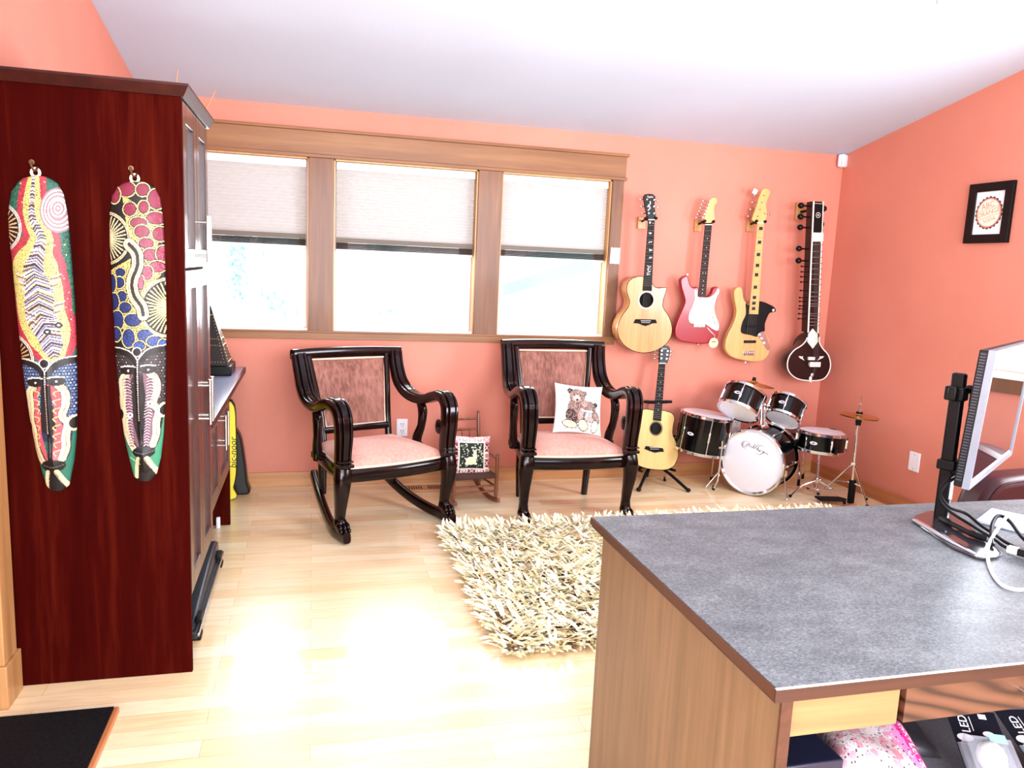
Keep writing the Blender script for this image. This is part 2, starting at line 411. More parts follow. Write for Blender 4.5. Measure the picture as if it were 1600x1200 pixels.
def blind(i, a, b_, zb, label):
    t = thing('cellular_shade', label, 'window blind', ((a+b_)/2, D+0.045, zb), (0,0,0), 'cellular shades in the three windows')
    xa, xb = a+0.014, b_-0.014
    MB().bx(xa, xb, D+0.02, D+0.07, 1.945, 1.99).build('headrail', m_white, t, bevel=0.004)
    z0 = zb+0.082; z1 = 1.945; n = int((z1-z0)/0.019); mb = MB()
    for side in (1,-1):
        rows = []
        for k in range(2*n+1):
            z = z0+(z1-z0)*k/(2*n); y = D+0.045+side*(0.014 if k % 2 else 0.005); rows.append([(xa+0.002,y,z),(xb-0.002,y,z)])
        vs = [p for r in rows for p in r]; mb.add(vs, [(2*k,2*k+1,2*k+3,2*k+2) for k in range(2*n)])
    mb.build('pleated_fabric', m_shade, t, smooth=0)
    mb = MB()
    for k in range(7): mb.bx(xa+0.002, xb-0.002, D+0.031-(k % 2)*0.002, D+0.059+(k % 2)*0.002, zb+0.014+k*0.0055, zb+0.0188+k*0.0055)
    lab(mb.build('shadow_band', m_shadow_lo, t, smooth=0), 'dark cells with shadow painted in at the bottom of the shade')
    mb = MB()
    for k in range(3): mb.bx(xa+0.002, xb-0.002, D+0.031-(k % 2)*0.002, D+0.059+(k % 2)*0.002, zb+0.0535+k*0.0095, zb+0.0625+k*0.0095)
    lab(mb.build('half_shadow_band', m_shadow_mid, t, smooth=0), 'grey cells with fading shadow painted in above the dark ones')
    MB().bx(xa, xb, D+0.028, D+0.062, zb, zb+0.013).build('bottom_rail', m_white, t, bevel=0.003)
    xm = (xa+xb)/2+(0.02 if i else -0.0); MB().bx(xm-0.025, xm+0.025, D+0.018, D+0.03, zb-0.006, zb+0.012).build('pull_tab', m_white, t, bevel=0.003)
blind(0, *WIN[0], 1.473, 'white pleated shade half lowered in the left window beside the tall cabinet')
blind(1, *WIN[1], 1.462, 'widest white pleated shade, half lowered in the middle window')
blind(2, *WIN[2], 1.468, 'white pleated shade half lowered in the right window nearest the guitars')
for k in range(3):
    x = 1.899+0.023*k+0.01
    mb = MB(); mb.bx(x-0.0105, x+0.0105, D-0.032, D-0.019, 1.462, 1.568)
    tag(mb.build('shade_remote', m_plate, None, (x, D-0.025, 1.462), bevel=0.004),
        ['leftmost', 'middle', 'rightmost'][k]+' of three slim white remotes side by side on the wooden window casing', 'remote control', 'remotes on the window casing')
# ------------------------------------------------------------------ outside: window glare put into the pale colours
m_pale_ground = plain('pale_ground', S(250,250,250), 0.9, var=0.02, vs=2)
m_leaf = plain('glare_pale_foliage', S(196,232,236), 0.9, var=0.1, vs=3)  # glare washing out the leaves is put into this colour
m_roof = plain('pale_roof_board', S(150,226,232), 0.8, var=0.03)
m_hwall = plain('white_siding', S(252,252,252), 0.8, var=0.01)
struct(MB().bx(-30, 40, D+0.4, 60, -0.7, -0.5).build('ground_outside', m_pale_ground, smooth=0))
def tree(x, y, h, r, label):
    t = thing('pale_tree', label, 'tree', (x,y,-0.5), (0,0,0), 'trees in the garden')
    MB().tube([(x,y,-0.5),(x+0.1,y,h*0.5),(x,y,h)], [r*0.16,r*0.1,0.03], 8).build('trunk', m_leaf, t)
    mb = MB(); 
    for k in range(260):
        z = 0.1+(h-0.1)*k/260; rr = r*(1-(k/260)**2)*0.9+0.06; a = k*2.4; q = rr*(0.25+0.75*random.random())
        mb.ell((x+q*math.cos(a), y+q*math.sin(a), z), 0.05+0.09*random.random(), 0.1, 0.04+0.07*random.random(), 6, 3)
    mb.build('foliage', m_leaf, t)
tree(-0.55, 15.0, 4.6, 0.5, 'pale glare-washed tree seen at the right side of the left window')
tree(-1.95, 22.0, 5.0, 0.45, 'pale glare-washed tree seen through the left window, nearest the cabinet')
tree(1.5, 17.0, 5.0, 0.5, 'pale glare-washed tree seen through the left half of the middle window')
h = thing('neighbour_house', 'white neighbouring house with pale sloping roof edge outside the right window', 'house', (6.0, 11.0, -0.5))
fx = lambda x, z, y: Vector((x, y, z))
MB().prism([(2.6,-0.5),(9.0,-0.5),(9.0,3.0),(2.6,1.02)], 10.6, 14).build('house_wall', m_hwall, h, smooth=0)
MB().prism([(2.3,0.95),(9.0,3.08),(9.0,3.42),(2.3,1.10)], 10.2, 14).build('roof_edge', m_roof, h, smooth=0)
# ------------------------------------------------------------------ tall cabinet
XF = -0.391
m_door = wood('dark_cherry_door', S(40,4,3), S(76,22,12), 'Z', 46, 0.28, 0.35, S(52,8,5), spec=0.5)
def bar_handle(parent, x, y, z0, z1, label=None):
    mb = MB(); r = 0.006
    mb.cyl((x+0.036, y, z0), (x+0.036, y, z1), r, None, 12)
    for z in (z0+0.022, z1-0.022): mb.cyl((x-0.002, y, z), (x+0.036, y, z), 0.005, None, 10)
    return mb.build('bar_handle', m_steel, parent, smooth=40)
def shaker_door(parent, x, y0, y1, z0, z1, hy, hz0, hz1, rail=0.062):
    mb = MB(); t = 0.02
    mb.bx(x-t, x, y0, y0+rail, z0, z1); mb.bx(x-t, x, y1-rail, y1, z0, z1)
    mb.bx(x-t, x, y0+rail, y1-rail, z0, z0+rail); mb.bx(x-t, x, y0+rail, y1-rail, z1-rail, z1)
    d = mb.build('door', m_door, parent, bevel=0.003, smooth=0)
    MB().bx(x-t+0.001, x-t+0.008, y0+rail-0.004, y1-rail+0.004, z0+rail-0.004, z1-rail+0.004).build('door_panel', m_door, d, smooth=0)
    bar_handle(d, x, hy, hz0, hz1)
cab = thing('tall_cabinet', 'tall dark cherry cabinet with steel bar handles, two painted masks hanging on its side', 'cabinet', (-0.66, 2.95, 0))
mb = MB(); mb.bx(-0.925, XF, 2.646, 2.664, 0, 1.90); lab(mb.build('side_panel', m_cherry, cab, bevel=0.0015, smooth=0), 'broad dark cherry side panel')
mb = MB(); mb.bx(-0.92, XF-0.022, 3.24, 3.258, 0.26, 1.90); mb.bx(-0.92, XF-0.022, 2.664, 3.24, 1.88, 1.90); mb.bx(-0.92, XF-0.022, 2.664, 3.24, 0.262, 0.282)
mb.bx(-0.925, -0.905, 2.664, 3.258, 0, 1.90); mb.bx(-0.90, XF-0.022, 2.664, 3.24, 1.35, 1.365)
mb.build('carcass', m_cherry, cab, smooth=0)
mb = MB(); c = [(0,0),(0.008,0.0),(0.024,0.03),(0.024,0.037),(0,0.037)]
x0, x1, y0, y1 = -0.925, XF, 2.646, 3.258
R = []
for a, z in c: R.append([Vector((x0, y0-a, 1.885+z)), Vector((x1+a, y0-a, 1.885+z)), Vector((x1+a, y1+a*0.3, 1.885+z)), Vector((x0, y1+a*0.3, 1.885+z))])
mb.rings(R, True, True); mb.build('crown_moulding', m_cherryx, cab, smooth=0)
for z0, z1, a, b in ((1.368, 1.882, 1.385, 1.545), (0.268, 1.360, 0.805, 0.970)):
    shaker_door(cab, XF, 2.668, 2.958, z0, z1, 2.926, a, b); shaker_door(cab, XF, 2.962, 3.25, z0, z1, 2.994, a, b)
# ------------------------------------------------------------------ low cabinet and worktop
low = thing('base_cabinet', 'low dark cherry cabinet with two doors beyond the tall cabinet', 'cabinet', (-0.66, 3.72, 0))
xb = -0.415
mb = MB(); mb.bx(-0.92, xb-0.022, 3.262, 4.165, 0.30, 0.718); mb.build('carcass', m_cherry, low, smooth=0)
lab(MB().bx(-0.92, xb, 4.167, 4.187, 0, 0.718).build('end_panel', m_cherry, low, bevel=0.0015, smooth=0), 'dark end panel reaching the floor')
MB().bx(-0.92, -0.90, 3.262, 4.167, 0, 0.30).build('back_leg', m_cherry, low, smooth=0)
shaker_door(low, xb, 3.272, 3.715, 0.305, 0.712, 3.665, 0.53, 0.69); shaker_door(low, xb, 3.72, 4.162, 0.305, 0.712, 3.765, 0.53, 0.69)
m_top = plain('grey_blue_worktop', S(138,150,176), 0.16, var=0.04)
wt = thing('worktop', 'glossy grey worktop running from the tall cabinet to the window wall', 'worktop', (-0.65, 4.06, 0.72))
MB().bx(-0.925, -0.395, 3.26, D-0.003, 0.7185, 0.748).build('laminate_surface', m_top, wt, smooth=0)
lab(MB().bx(-0.395, -0.386, 3.26, D-0.003, 0.7185, 0.747).build('edge_band', m_cherryx, wt, smooth=0), 'dark wooden front edge')
# black studded pyramid on the worktop
m_leather = plain('black_leather', S(22,18,18), 0.4)
m_brass = plain('brass_studs', S(226,196,130), 0.3, 0.8)
pt = thing('pyramid_box', 'black pyramid shaped box with rows of brass dots on the grey worktop', 'ornament', (-0.56, 4.62, 0.748))
mb = MB()
def pyr(z): 
    k = (z-0.05)/0.33; w = 0.115*(1-k)+0.012*k; return w
vs = []
for z in (0.055, 0.38):
    w = pyr(z); vs += [(-0.56+sx*w, 4.62+sy*w, 0.748+z) for sx, sy in ((-1,-1),(1,-1),(1,1),(-1,1))]
mb.add(vs, [(3,2,1,0),(4,5,6,7),(0,1,5,4),(1,2,6,5),(2,3,7,6),(3,0,4,7)])
mb.build('pyramid_body', m_leather, pt, bevel=0.004)
mb = MB(); mb.box((-0.56,4.62,0.748+0.027), (0.255,0.255,0.054)); mb.build('plinth', m_black, pt, bevel=0.008)
mb = MB()
for f in range(2):
    for z in (0.075, 0.165, 0.20, 0.33):
        w = pyr(z)
        for k in range(12):
            u = -w*0.82+w*1.64*k/11
            p = (-0.56+u, 4.62-w-0.001, 0.748+z) if f == 0 else (-0.56+w+0.001, 4.62+u, 0.748+z)
            mb.ell(p, 0.0028, 0.0028, 0.0028, 6, 4)
    for k in range(16):
        z = 0.075+0.255*k/15; w = pyr(z)
        for sgn in (-1, 1):
            p = (-0.56+sgn*w*0.82, 4.62-w-0.001, 0.748+z) if f == 0 else (-0.56+w+0.001, 4.62+sgn*w*0.82, 0.748+z)
            mb.ell(p, 0.0028, 0.0028, 0.0028, 6, 4)
lab(mb.build('stud_rows', m_brass, pt), 'rows of small brass dots')
# yellow board standing by the wall
m_yel = plain('yellow_foam', S(250,238,60), 0.5, var=0.02)
bd = thing('yellow_board', 'yellow board with black edge standing against the wall beyond the low cabinet', 'bodyboard', (-0.66, 4.58, 0))
def lean(x, z, y): 
    a = math.radians(7); return Vector((x, 4.60+z*math.sin(a)+y*math.cos(a), 0.004+z*math.cos(a)))
out = [(p.x,p.y) for p in catmull([(-0.455,0.0),(-0.442,0.05),(-0.428,0.12),(-0.426,0.25),(-0.430,0.42),(-0.433,0.52),(-0.445,0.562),(-0.475,0.582),(-0.66,0.59),(-0.85,0.58),(-0.89,0.54),(-0.895,0.3),(-0.89,0.06),(-0.875,0.0)], 5)] if False else None
raw = [(-0.457,0.0),(-0.442,0.07),(-0.428,0.15),(-0.426,0.27),(-0.430,0.42),(-0.434,0.51),(-0.446,0.552),(-0.48,0.572),(-0.66,0.58),(-0.85,0.572),(-0.89,0.53),(-0.895,0.3),(-0.89,0.06),(-0.87,0.0)]
out = [(p[0],p[1]) for p in catmull([(a,b,0) for a,b in raw], 5)]
MB().prism(out, 0.0, 0.028, 0, lean).build('yellow_face', m_yel, bd, bevel=0.004)
big = [(-0.66+(x+0.66)*1.012+0.0, z*1.0+(0.012 if z > 0.3 else 0.0)) for x, z in out]
lab(MB().prism(big, 0.0285, 0.05, 0, lean).build('black_back', m_black, bd, bevel=0.004), 'black back and edge')
a = math.radians(7); Mt = Matrix(((0,-1,0,0),(math.sin(a),0,0,0),(math.cos(a),0,0,0),(0,0,0,1)))
Mt = Matrix.Translation(lean(-0.440, 0.275, -0.0006)) @ Matrix(((0,-1,0,0),(math.sin(a),0,-math.cos(a),0),(math.cos(a),0,math.sin(a),0),(0,0,0,1)))
lab(MB().text('bjc-noor', 0.052, Mt, shear=0.2).build('lettering', m_black, bd, smooth=0), 'black lettering running up the edge')
bg = thing('black_bag', 'slim black bag leaning on the wall behind the yellow board', 'bag', (-0.52, 4.75, 0))
raw = [(-0.375,0.0),(-0.372,0.08),(-0.385,0.22),(-0.41,0.36),(-0.47,0.42),(-0.60,0.43),(-0.64,0.36),(-0.65,0.02)]
o2 = [(p[0],max(0.0,p[1])) for p in catmull([(x,z,0) for x,z in raw], 5)]
MB().prism(o2, 4.70, 4.79).build('bag_body', m_leather, bg, bevel=0.02, seg=3)
MB().tube([(-0.56,4.745,0.42),(-0.55,4.745,0.455),(-0.50,4.745,0.455),(-0.48,4.745,0.415)], 0.008, 8).build('handle', m_leather, bg)
tag(MB().box((-0.470,4.125,0.03), (0.02,0.02,0.06)).build('power_adapter', m_plate, None, (-0.475,4.12,0), bevel=0.005), 'small white adapter on the floor beside the low cabinet end panel', 'power adapter')
# ------------------------------------------------------------------ walking pad under the tall cabinet
m_pad = plain('charcoal_plastic', S(40,44,52), 0.35)
m_padg = plain('grey_rubber', S(26,28,32), 0.6)
tm = thing('walking_pad', 'low black walking treadmill pushed half under the tall cabinet', 'treadmill', (-0.6, 3.27, 0))
prof = [(2.86,0.028),(2.86,0.055),(3.05,0.075),(3.35,0.105),(3.58,0.118),(3.64,0.108),(3.655,0.07),(3.655,0.028)]
fy = lambda p, z, x: Vector((x, p, z))
MB().prism(prof, -0.82, -0.415, 0, fy).build('deck_cover', m_pad, tm, bevel=0.012, seg=3)
MB().bx(-0.83, -0.402, 2.84, 3.67, 0.02, 0.05).build('deck_frame', m_padg, tm, bevel=0.006)
lab(MB().bx(-0.402, -0.394, 2.84, 3.665, 0.032, 0.046).build('side_rail', m_steel, tm, bevel=0.002), 'thin silver side rail')
for y in (2.90, 3.60): MB().box((-0.415, y, 0.011), (0.045,0.06,0.022)).build('foot', m_black, tm, bevel=0.006)
for y in (2.93, 3.56): MB().box((-0.404, y, 0.068), (0.022,0.07,0.022)).build('side_clip', m_black, tm, bevel=0.004)
# dark slab with wooden edge on the floor
m_slab = plain('charcoal_slab', S(18,17,19), 0.75, var=0.5, vs=90, spec=0.12)
sl = thing('floor_slab', 'dark charcoal slab with thin wooden edge lying on the floor by the doorway', 'slab', (-0.75, 1.8, 0))
MB().bx(-0.92, -0.588, 1.2, 2.433, 0.0, 0.022).build('slab_surface', m_slab, sl, smooth=0)
MB().bx(-0.588, -0.573, 1.2, 2.436, 0.0, 0.019).build('edge_strip', m_basey, sl, bevel=0.003, smooth=0)
# dry twigs on the cabinet
m_twig = plain('dry_twig', S(176,130,96), 0.7)
tag(MB().tube([(-0.47,3.10,1.924),(-0.474,3.1,2.0),(-0.468,3.1,2.058)], [0.004,0.003,0.002], 6).build('dry_twig', m_twig, None, (-0.47,3.1,1.924)), 'thin upright twig standing on top of the tall cabinet', 'twig', 'twigs on the cabinet')
tag(MB().tube([(-0.385,3.12,1.924),(-0.365,3.11,1.955),(-0.341,3.10,1.999)], [0.004,0.003,0.002], 6).build('dry_twig', m_twig, None, (-0.385,3.12,1.924)), 'thin leaning twig at the far corner of the tall cabinet top', 'twig', 'twigs on the cabinet')
tag(MB().box((-0.755,2.86,1.942), (0.05,0.05,0.036)).build('wood_block', m_twig, None, (-0.755,2.86,1.922), bevel=0.004), 'small pale block on top of the tall cabinet', 'block')
# ------------------------------------------------------------------ painted masks on the cabinet side
def px(x, y): return (-0.8754379+0.0017845*x-0.0000691*y, 2.1757314+0.0000368*x-0.0019814*y)
BLK = (14,12,14); CRM = (226,212,170); WHT = (226,222,212); TEAL = (38,112,92); RED = (186,56,74); YEL = (212,200,122); NAVY = (40,52,96)
def face(cv, T, field, dot, cheek, green):
    P = lambda L: [T(*p) for p in L]
    cv.poly(P([(60,215),(200,205),(300,250),(330,250),(420,200),(620,190),(620,780),(60,780)]), field)
    for j in range(26):
        for i in range(26):
            x, y = 75+i*20+(j % 2)*10, 222+j*21
            if y > 640 and 190 < x < 500: continue
            p = T(x, y); cv.ell(p[0], p[1], 7, 7, dot); cv.ell(p[0], p[1], 3.2, 3.2, WHT if (i+j) % 3 == 0 else BLK)
    cv.poly(P([(60,640),(200,640),(230,700),(250,900),(300,960),(420,960),(480,860),(500,700),(620,640),(620,1200),(60,1200)]), green)
    cv.stroke(P([(110,225),(190,225),(270,262),(312,330)]), 44, BLK); cv.stroke(P([(520,205),(440,225),(370,262),(325,330)]), 44, BLK)
    cv.stroke(P([(100,208),(190,205),(270,235),(318,290)]), 9, WHT); cv.stroke(P([(540,185),(440,195),(370,225),(318,290)]), 9, WHT)
    cv.ell(*T(312,232), 32, 26, BLK); cv.ring(*T(312,232), 33, 7, WHT)
    # cheeks
    for L, w in (([(262,380),(235,450),(240,560),(262,640),(255,720),(285,840),(300,905)], 66), ([(368,380),(395,450),(415,560),(390,640),(415,720),(400,840),(378,905)], 70)):
        cv.stroke(P(L), w, cheek)
    for L in ([(238,395),(205,430),(212,540),(208,620),(228,700),(236,790),(268,880),(296,925)], [(405,385),(450,430),(455,520),(432,600),(470,655),(455,740),(455,830),(432,900)]):
        cv.stroke(P(L), 62, BLK); cv.stroke(P(L), 50, CRM)
        cv.dots(P(L), 3, 9, (120,100,80))
        cv.stroke([(p[0]-27, p[1]) for p in P(L)], 4, WHT); cv.stroke([(p[0]+27, p[1]) for p in P(L)], 4, (60,46,40))
    cv.ell(*T(512,655), 60, 58, CRM); cv.ell(*T(518,655), 44, 42, BLK); cv.ell(*T(196,680), 30, 52, CRM); cv.ell(*T(192,680), 22, 40, BLK)
    cv.poly(P([(286,380),(356,380),(378,600),(392,680),(345,745),(290,700),(284,640)]), BLK)
    cv.stroke(P([(345,740),(352,900)]), 34, BLK); cv.stroke(P([(347,750),(353,890)]), 10, (70,74,80))
    for c in ((248,362),(392,355)):
        p = T(*c); cv.ell(p[0], p[1], 64, 32, BLK); cv.ell(p[0]+2, p[1]+2, 9, 8, WHT)
        q = [(p[0]-54,p[1]-24),(p[0],p[1]-32),(p[0]+54,p[1]-26)]; cv.stroke(q, 10, WHT)
    cv.dots(P([(316,290),(320,420),(328,560),(336,720)]), 7, 17, WHT)
    m = T(366,952); cv.ell(m[0], m[1], 86, 46, BLK); cv.poly(P([(285,945),(366,900),(450,930),(410,990),(366,1000),(320,990)]), BLK); cv.stroke(P([(300,952),(366,962),(440,946)]), 7, (84,88,92))
    cv.poly(P([(330,1000),(392,996),(478,1130),(470,1180),(300,1180),(308,1130)]), BLK)
    cv.stroke(P([(326,1000),(316,1060),(310,1140)]), 32, CRM); cv.stroke(P([(392,1000),(425,1060),(470,1130)]), 40, CRM)
    cv.dots(P([(338,1000),(330,1060),(326,1140)]), 4, 11, BLK); cv.dots(P([(378,1002),(410,1066),(452,1136)]), 4, 11, BLK)
def fan(cv, cx, cy, r, a0, a1, n, ray, rim):
    cv.ell(cx, cy, r+22, r+22, BLK); cv.ring(cx, cy, r+12, 20, rim)
    cv.dots([(cx+(r+12)*math.cos(a0+(a1-a0)*k/30), cy+(r+12)*math.sin(a0+(a1-a0)*k/30)) for k in range(31)], 4, 10, (130,104,80), False)
    for k in range(n):
        a = a0+(a1-a0)*(k+0.5)/n
        cv.stroke([(cx+r*0.12*math.cos(a), cy+r*0.12*math.sin(a)), (cx+r*0.94*math.cos(a), cy+r*0.94*math.sin(a))], 9, ray, False)
def mask_one():
    cv = Canvas(680, 2330, TEAL); cv.speck(TEAL, (24,50,44), 0.35)
    C = [(240,110),(238,300),(245,420),(300,540),(275,650),(250,760),(275,900),(290,1050),(330,1150),(360,1240),(380,1330)]
    cv.stroke(C, [150,200,190,230,300,420,420,410,380,300,160], RED); cv.speck(RED, (120,36,50), 0.3)
    for k in range(0, 70):
        t = rng.random(2); cv.ell(90+420*t[0], 150+1100*t[1], 5, 5, YEL)
    cv.stroke(C, [60,120,110,150,190,320,330,320,300,210,110], YEL); cv.speck(YEL, (90,80,40), 0.16)
    fan(cv, 8, 480, 140, -PI/2, PI/2, 13, (226,182,140), WHT)
    for r in range(130, 4, -11): cv.ell(405, 345+ (10 if r > 60 else 0), r*0.88, r*1.15, ((150,118,128) if (r//11) % 2 else WHT))
    fan(cv, 60, 1370, 160, -PI/2, PI/2, 16, (214,164,110), WHT)
    P = catmull([(p[0],p[1],0) for p in C], 12, False); Wd = lerp_list([6,26,40,52,86,150,180,176,140,120,40], 12)
    cols = [(64,40,46),(70,46,54),(176,188,232),(236,236,244),(98,70,84),(60,38,44),(150,160,214),(232,226,240)]
    d = 0; nx = 0; k = 0
    for i in range(len(P)-1):
        d += (P[i+1]-P[i]).length
        if d >= nx:
            nx += 17; t = (P[i+1]-P[i]).normalized(); n = Vector((-t.y, t.x, 0)); w = Wd[min(i, len(Wd)-1)]*0.55
            for q, o in ((cols[k % 8], 0), (cols[(k+3) % 8], 8)):
                b = P[i]+t*o; L = b+n*w+t*w*0.55; R_ = b-n*w+t*w*0.55
                cv.stroke([(L.x,L.y),(b.x,b.y),(R_.x,R_.y)], 8, q, False)
            k += 1
    for cx, cy, s in ((150,830,1),(400,830,-1),(215,1080,1),(420,1010,-1)):
        for j in range(7): cv.stroke([(cx-s*30+s*j*8, cy-50+j*18), (cx+s*40, cy-30+j*16)], 7, (WHT,(104,74,90),(190,180,214))[j % 3], False)
    cv.ell(335,1170,26,20,BLK); cv.ell(410,1125,26,20,BLK); cv.ell(335,1170,9,8,WHT); cv.ell(410,1125,9,8,WHT)
    face(cv, lambda x, y: (x, y+1156), (34,44,78), (120,160,214), (206,84,98), TEAL)
    for j in range(8):
        y = 1156+420+j*60; cv.stroke([(235,y),(275,y+14),(262,y+40)], 7, YEL); cv.stroke([(420,y),(376,y+14),(390,y+40)], 7, YEL)
    return cv
def mask_two():
    k = 4.614/4.443; cv = Canvas(680, 2400, BLK)
    cv.poly([(180,250),(420,380),(470,800),(330,960),(250,620)], (224,206,120)); cv.poly([(90,780),(250,690),(250,1000),(420,1240),(300,1290),(90,1100)], (224,206,120))
    cv.speck((224,206,120), (60,52,26), 0.22)
    def blob(cx, cy, rx, ry, col, sp, a=0):
        cv.ell(cx, cy, rx+17, ry+17, BLK, a); cv.ell(cx, cy, rx+13, ry+13, (238,226,150), a); cv.ell(cx, cy, rx+6, ry+6, BLK, a); cv.ell(cx, cy, rx, ry, col, a); cv.speck(col, sp, 0.3)
    PK, PS, BL, BS = (208,92,120), (130,40,66), (62,104,196), (26,44,100)
    for b in ((205,205,62,48),(325,205,42,40),(425,265,56,66),(122,250,36,52),(240,345,42,42),(338,328,32,40),(425,402,62,40),(305,440,58,34),(330,500,50,40),(455,512,46,46),(362,580,50,32),(392,662,48,40),(474,650,36,50),(440,745,54,36),(372,790,34,46),(326,862,18,48)): blob(*b, PK, PS)
    for b in ((172,790,34,26),(166,862,34,34),(108,870,26,60),(186,960,32,34),(122,1000,34,56),(212,1040,42,34),(148,1135,46,66),(270,1130,60,42),(140,1235,34,46),(238,1260,42,62),(360,1240,54,40),(432,1285,54,34),(318,1316,38,28),(485,1312,24,34)): blob(*b, BL, BS)
    fan(cv, 60, 552, 165, -PI/2, PI/2, 17, (240,224,176), CRM); fan(cv, 540, 1040, 200, PI/2, 3*PI/2, 20, (238,222,150), CRM)
    B = [(238,590),(292,650),(300,740),(262,850),(275,950),(330,1030),(345,1090)]
    cv.stroke(B, 96, BLK); cv.stroke(B, 84, CRM); cv.stroke(B, 26, BLK); cv.dots([(x-28,y) for x, y in B], 3, 9, (120,96,70)); cv.dots([(x+28,y) for x, y in B], 3, 9, (120,96,70))
    face(cv, lambda x, y: ((x-22)*k, (y+10)*k+1110), (30,26,30), (84,74,78), (120,84,98), (62,146,112))
    for j in range(24):
        y = 1154+(385+j*21)*k; s = 1 if j < 14 else 0.7
        for cx in (238, 376): 
            x = (cx-(0 if cx > 300 else 0)+ (j-12)*(1.8 if cx < 300 else -1.2))*k
            cv.stroke([(x-26*s,y+6),(x,y-4),(x+26*s,y+6)], 6, (214,190,204)); cv.stroke([(x-26*s,y+13),(x,y+3),(x+26*s,y+13)], 5, (58,36,48))
    for c in ((243,650),(388,570)):
        for r in (24,16,8): cv.ell(c[0]*k, c[1]*k+1154, r, r, ((214,190,204),(90,60,90),(230,210,214))[(r//8) % 3])
    cv.stroke([(250,1154+960*k),(330,1154+1010*k)], 6, (232,220,150))
    return cv
def build_mask(cv, off, sc, L, R_, y0, y1, label, seedname):
    lin = cv.lin()*0.85; NU, NV = 96, 470
    ys = [a for a, b in L]; lf = lambda y: float(np.interp(y, ys, [b for a, b in L])); yr = [a for a, b in R_]; rf = lambda y: float(np.interp(y, yr, [b for a, b in R_]))
    yb = 2.6455; grid = []; cols = []
    def relief(u, v, y):
        d = 0.030*math.sqrt(max(0.0, 1-(2*u-1)**2))*min(1, 0.35+6*min(v, 1-v))+0.006
        f = (y-(510+4.445**-1*0))/270.0
        if 0.18 < f < 0.66: d += 0.016*max(0, 1-abs(u-0.5)/0.10)*min(1, (f-0.18)*4)*min(1, (0.66-f)*14)
        if 0.70 < f < 0.86: d += 0.010*max(0, 1-abs(u-0.5)/0.28)*math.sin((f-0.70)/0.16*PI)
        return d
    for j in range(NV+1):
        v = j/NV; y = y0+(y1-y0)*v; a, b = lf(y), rf(y)
        for i in range(NU+1):
            u = i/NU; X = a+(b-a)*u; w = px(X, y); grid.append((w[0], yb-relief(u, v, y), w[1]))
    fs = []
    for j in range(NV):
        y = y0+(y1-y0)*(j+0.5)/NV; a, b = lf(y), rf(y); cy = min(cv.h-1, max(0, int((y-off[1])*sc)))
        for i in range(NU):
            cx = min(cv.w-1, max(0, int((a+(b-a)*(i+0.5)/NU-off[0])*sc)))
            c = lin[cy, cx]; cols.append((c[0], c[1], c[2], 1)); k = j*(NU+1)+i; fs.append((k, k+NU+1, k+NU+2, k+1))
    mb = MB(); mb.add(grid, fs, 0, cols)
    # back and rim
    rim = [j*(NU+1) for j in range(NV+1)]+[NV*(NU+1)+i for i in range(1, NU+1)]+[j*(NU+1)+NU for j in range(NV-1, -1, -1)]+[i for i in range(NU-1, 0, -1)]
    n = len(rim); base = len(mb.v); mb.v += [Vector((mb.v[r].x, yb, mb.v[r].z)) for r in rim]
    for q in range(n): mb.f.append((rim[q], base+q, base+(q+1) % n, rim[(q+1) % n])); mb.m.append(0); mb.c.append((0.01,0.01,0.01,1))
    cen = px((lf(500)+rf(500))/2, 500)
    t = thing('painted_mask', label, 'mask', (cen[0], yb, px(60, y1)[1]), (0,0,0), 'masks hanging on the cabinet side')
    mb.build('mask_face', painted('mask_paint', 0.5, 0.0), t, smooth=50)
    tx, tz = px((lf(y0)+rf(y0))/2+2, y0)
    m = MB(); m.tube([(tx-0.011+0.011*math.cos(a), yb-0.009, tz+0.010+0.012*math.sin(a)) for a in [2*PI*k/16 for k in range(16)]], 0.0042, 8, 0, True)
    m.M = None; lab(m.build('hanging_loop', m_cream, t), 'cream hanging loop')
    hk = thing('wall_hook', 'small dark hook on the cabinet side above the '+seedname, 'hook', (tx-0.02, yb, tz+0.03), (0,0,0), 'hooks on the cabinet side')
    m = MB(); m.tube([(tx-0.022,yb+0.002,tz+0.040),(tx-0.022,yb-0.012,tz+0.042),(tx-0.020,yb-0.016,tz+0.030),(tx-0.012,yb-0.018,tz+0.014),(tx-0.004,yb-0.024,tz+0.016),(tx,yb-0.028,tz+0.024)], 0.0032, 8)
    m.build('hook_arm', m_bronze, hk); m = MB(); m.cyl((tx-0.022,yb-0.002,tz+0.040), (tx-0.022,yb+0.001,tz+0.040), 0.008, None, 12); m.build('back_plate', m_bronze, hk)
m_cream = plain('cream_bone', S(238,230,206), 0.4); m_bronze = plain('dark_bronze', S(120,92,70), 0.35, 0.8)
build_mask(mask_one(), (0,250), 4.445, [(281,50),(284,38),(290,30),(305,19),(335,14),(370,15),(420,20),(480,24),(530,29),(600,36),(650,43),(700,52),(740,62),(760,68),(768,76)], [(281,70),(284,78),(290,88),(305,97),(335,103),(370,106),(420,110),(480,114),(530,116),(600,117),(640,117),(680,116),(720,112),(745,107),(760,104),(768,95)], 281, 768, 'long painted mask with red and teal dotted lizard pattern, left of the pair', 'red and teal mask')
build_mask(mask_two(), (150,250), 4.614, [(283,196),(286,188),(291,180),(305,171),(335,167),(380,168),(440,171),(500,175),(560,178),(620,184),(680,192),(720,201),(750,209),(758,216)], [(283,226),(286,232),(291,239),(305,247),(335,252),(380,255),(440,258),(500,260),(560,260),(620,260),(680,258),(720,254),(748,247),(758,238)], 283, 758, 'long painted mask with pink and blue petal pattern, nearer the cabinet doors', 'pink and blue mask')
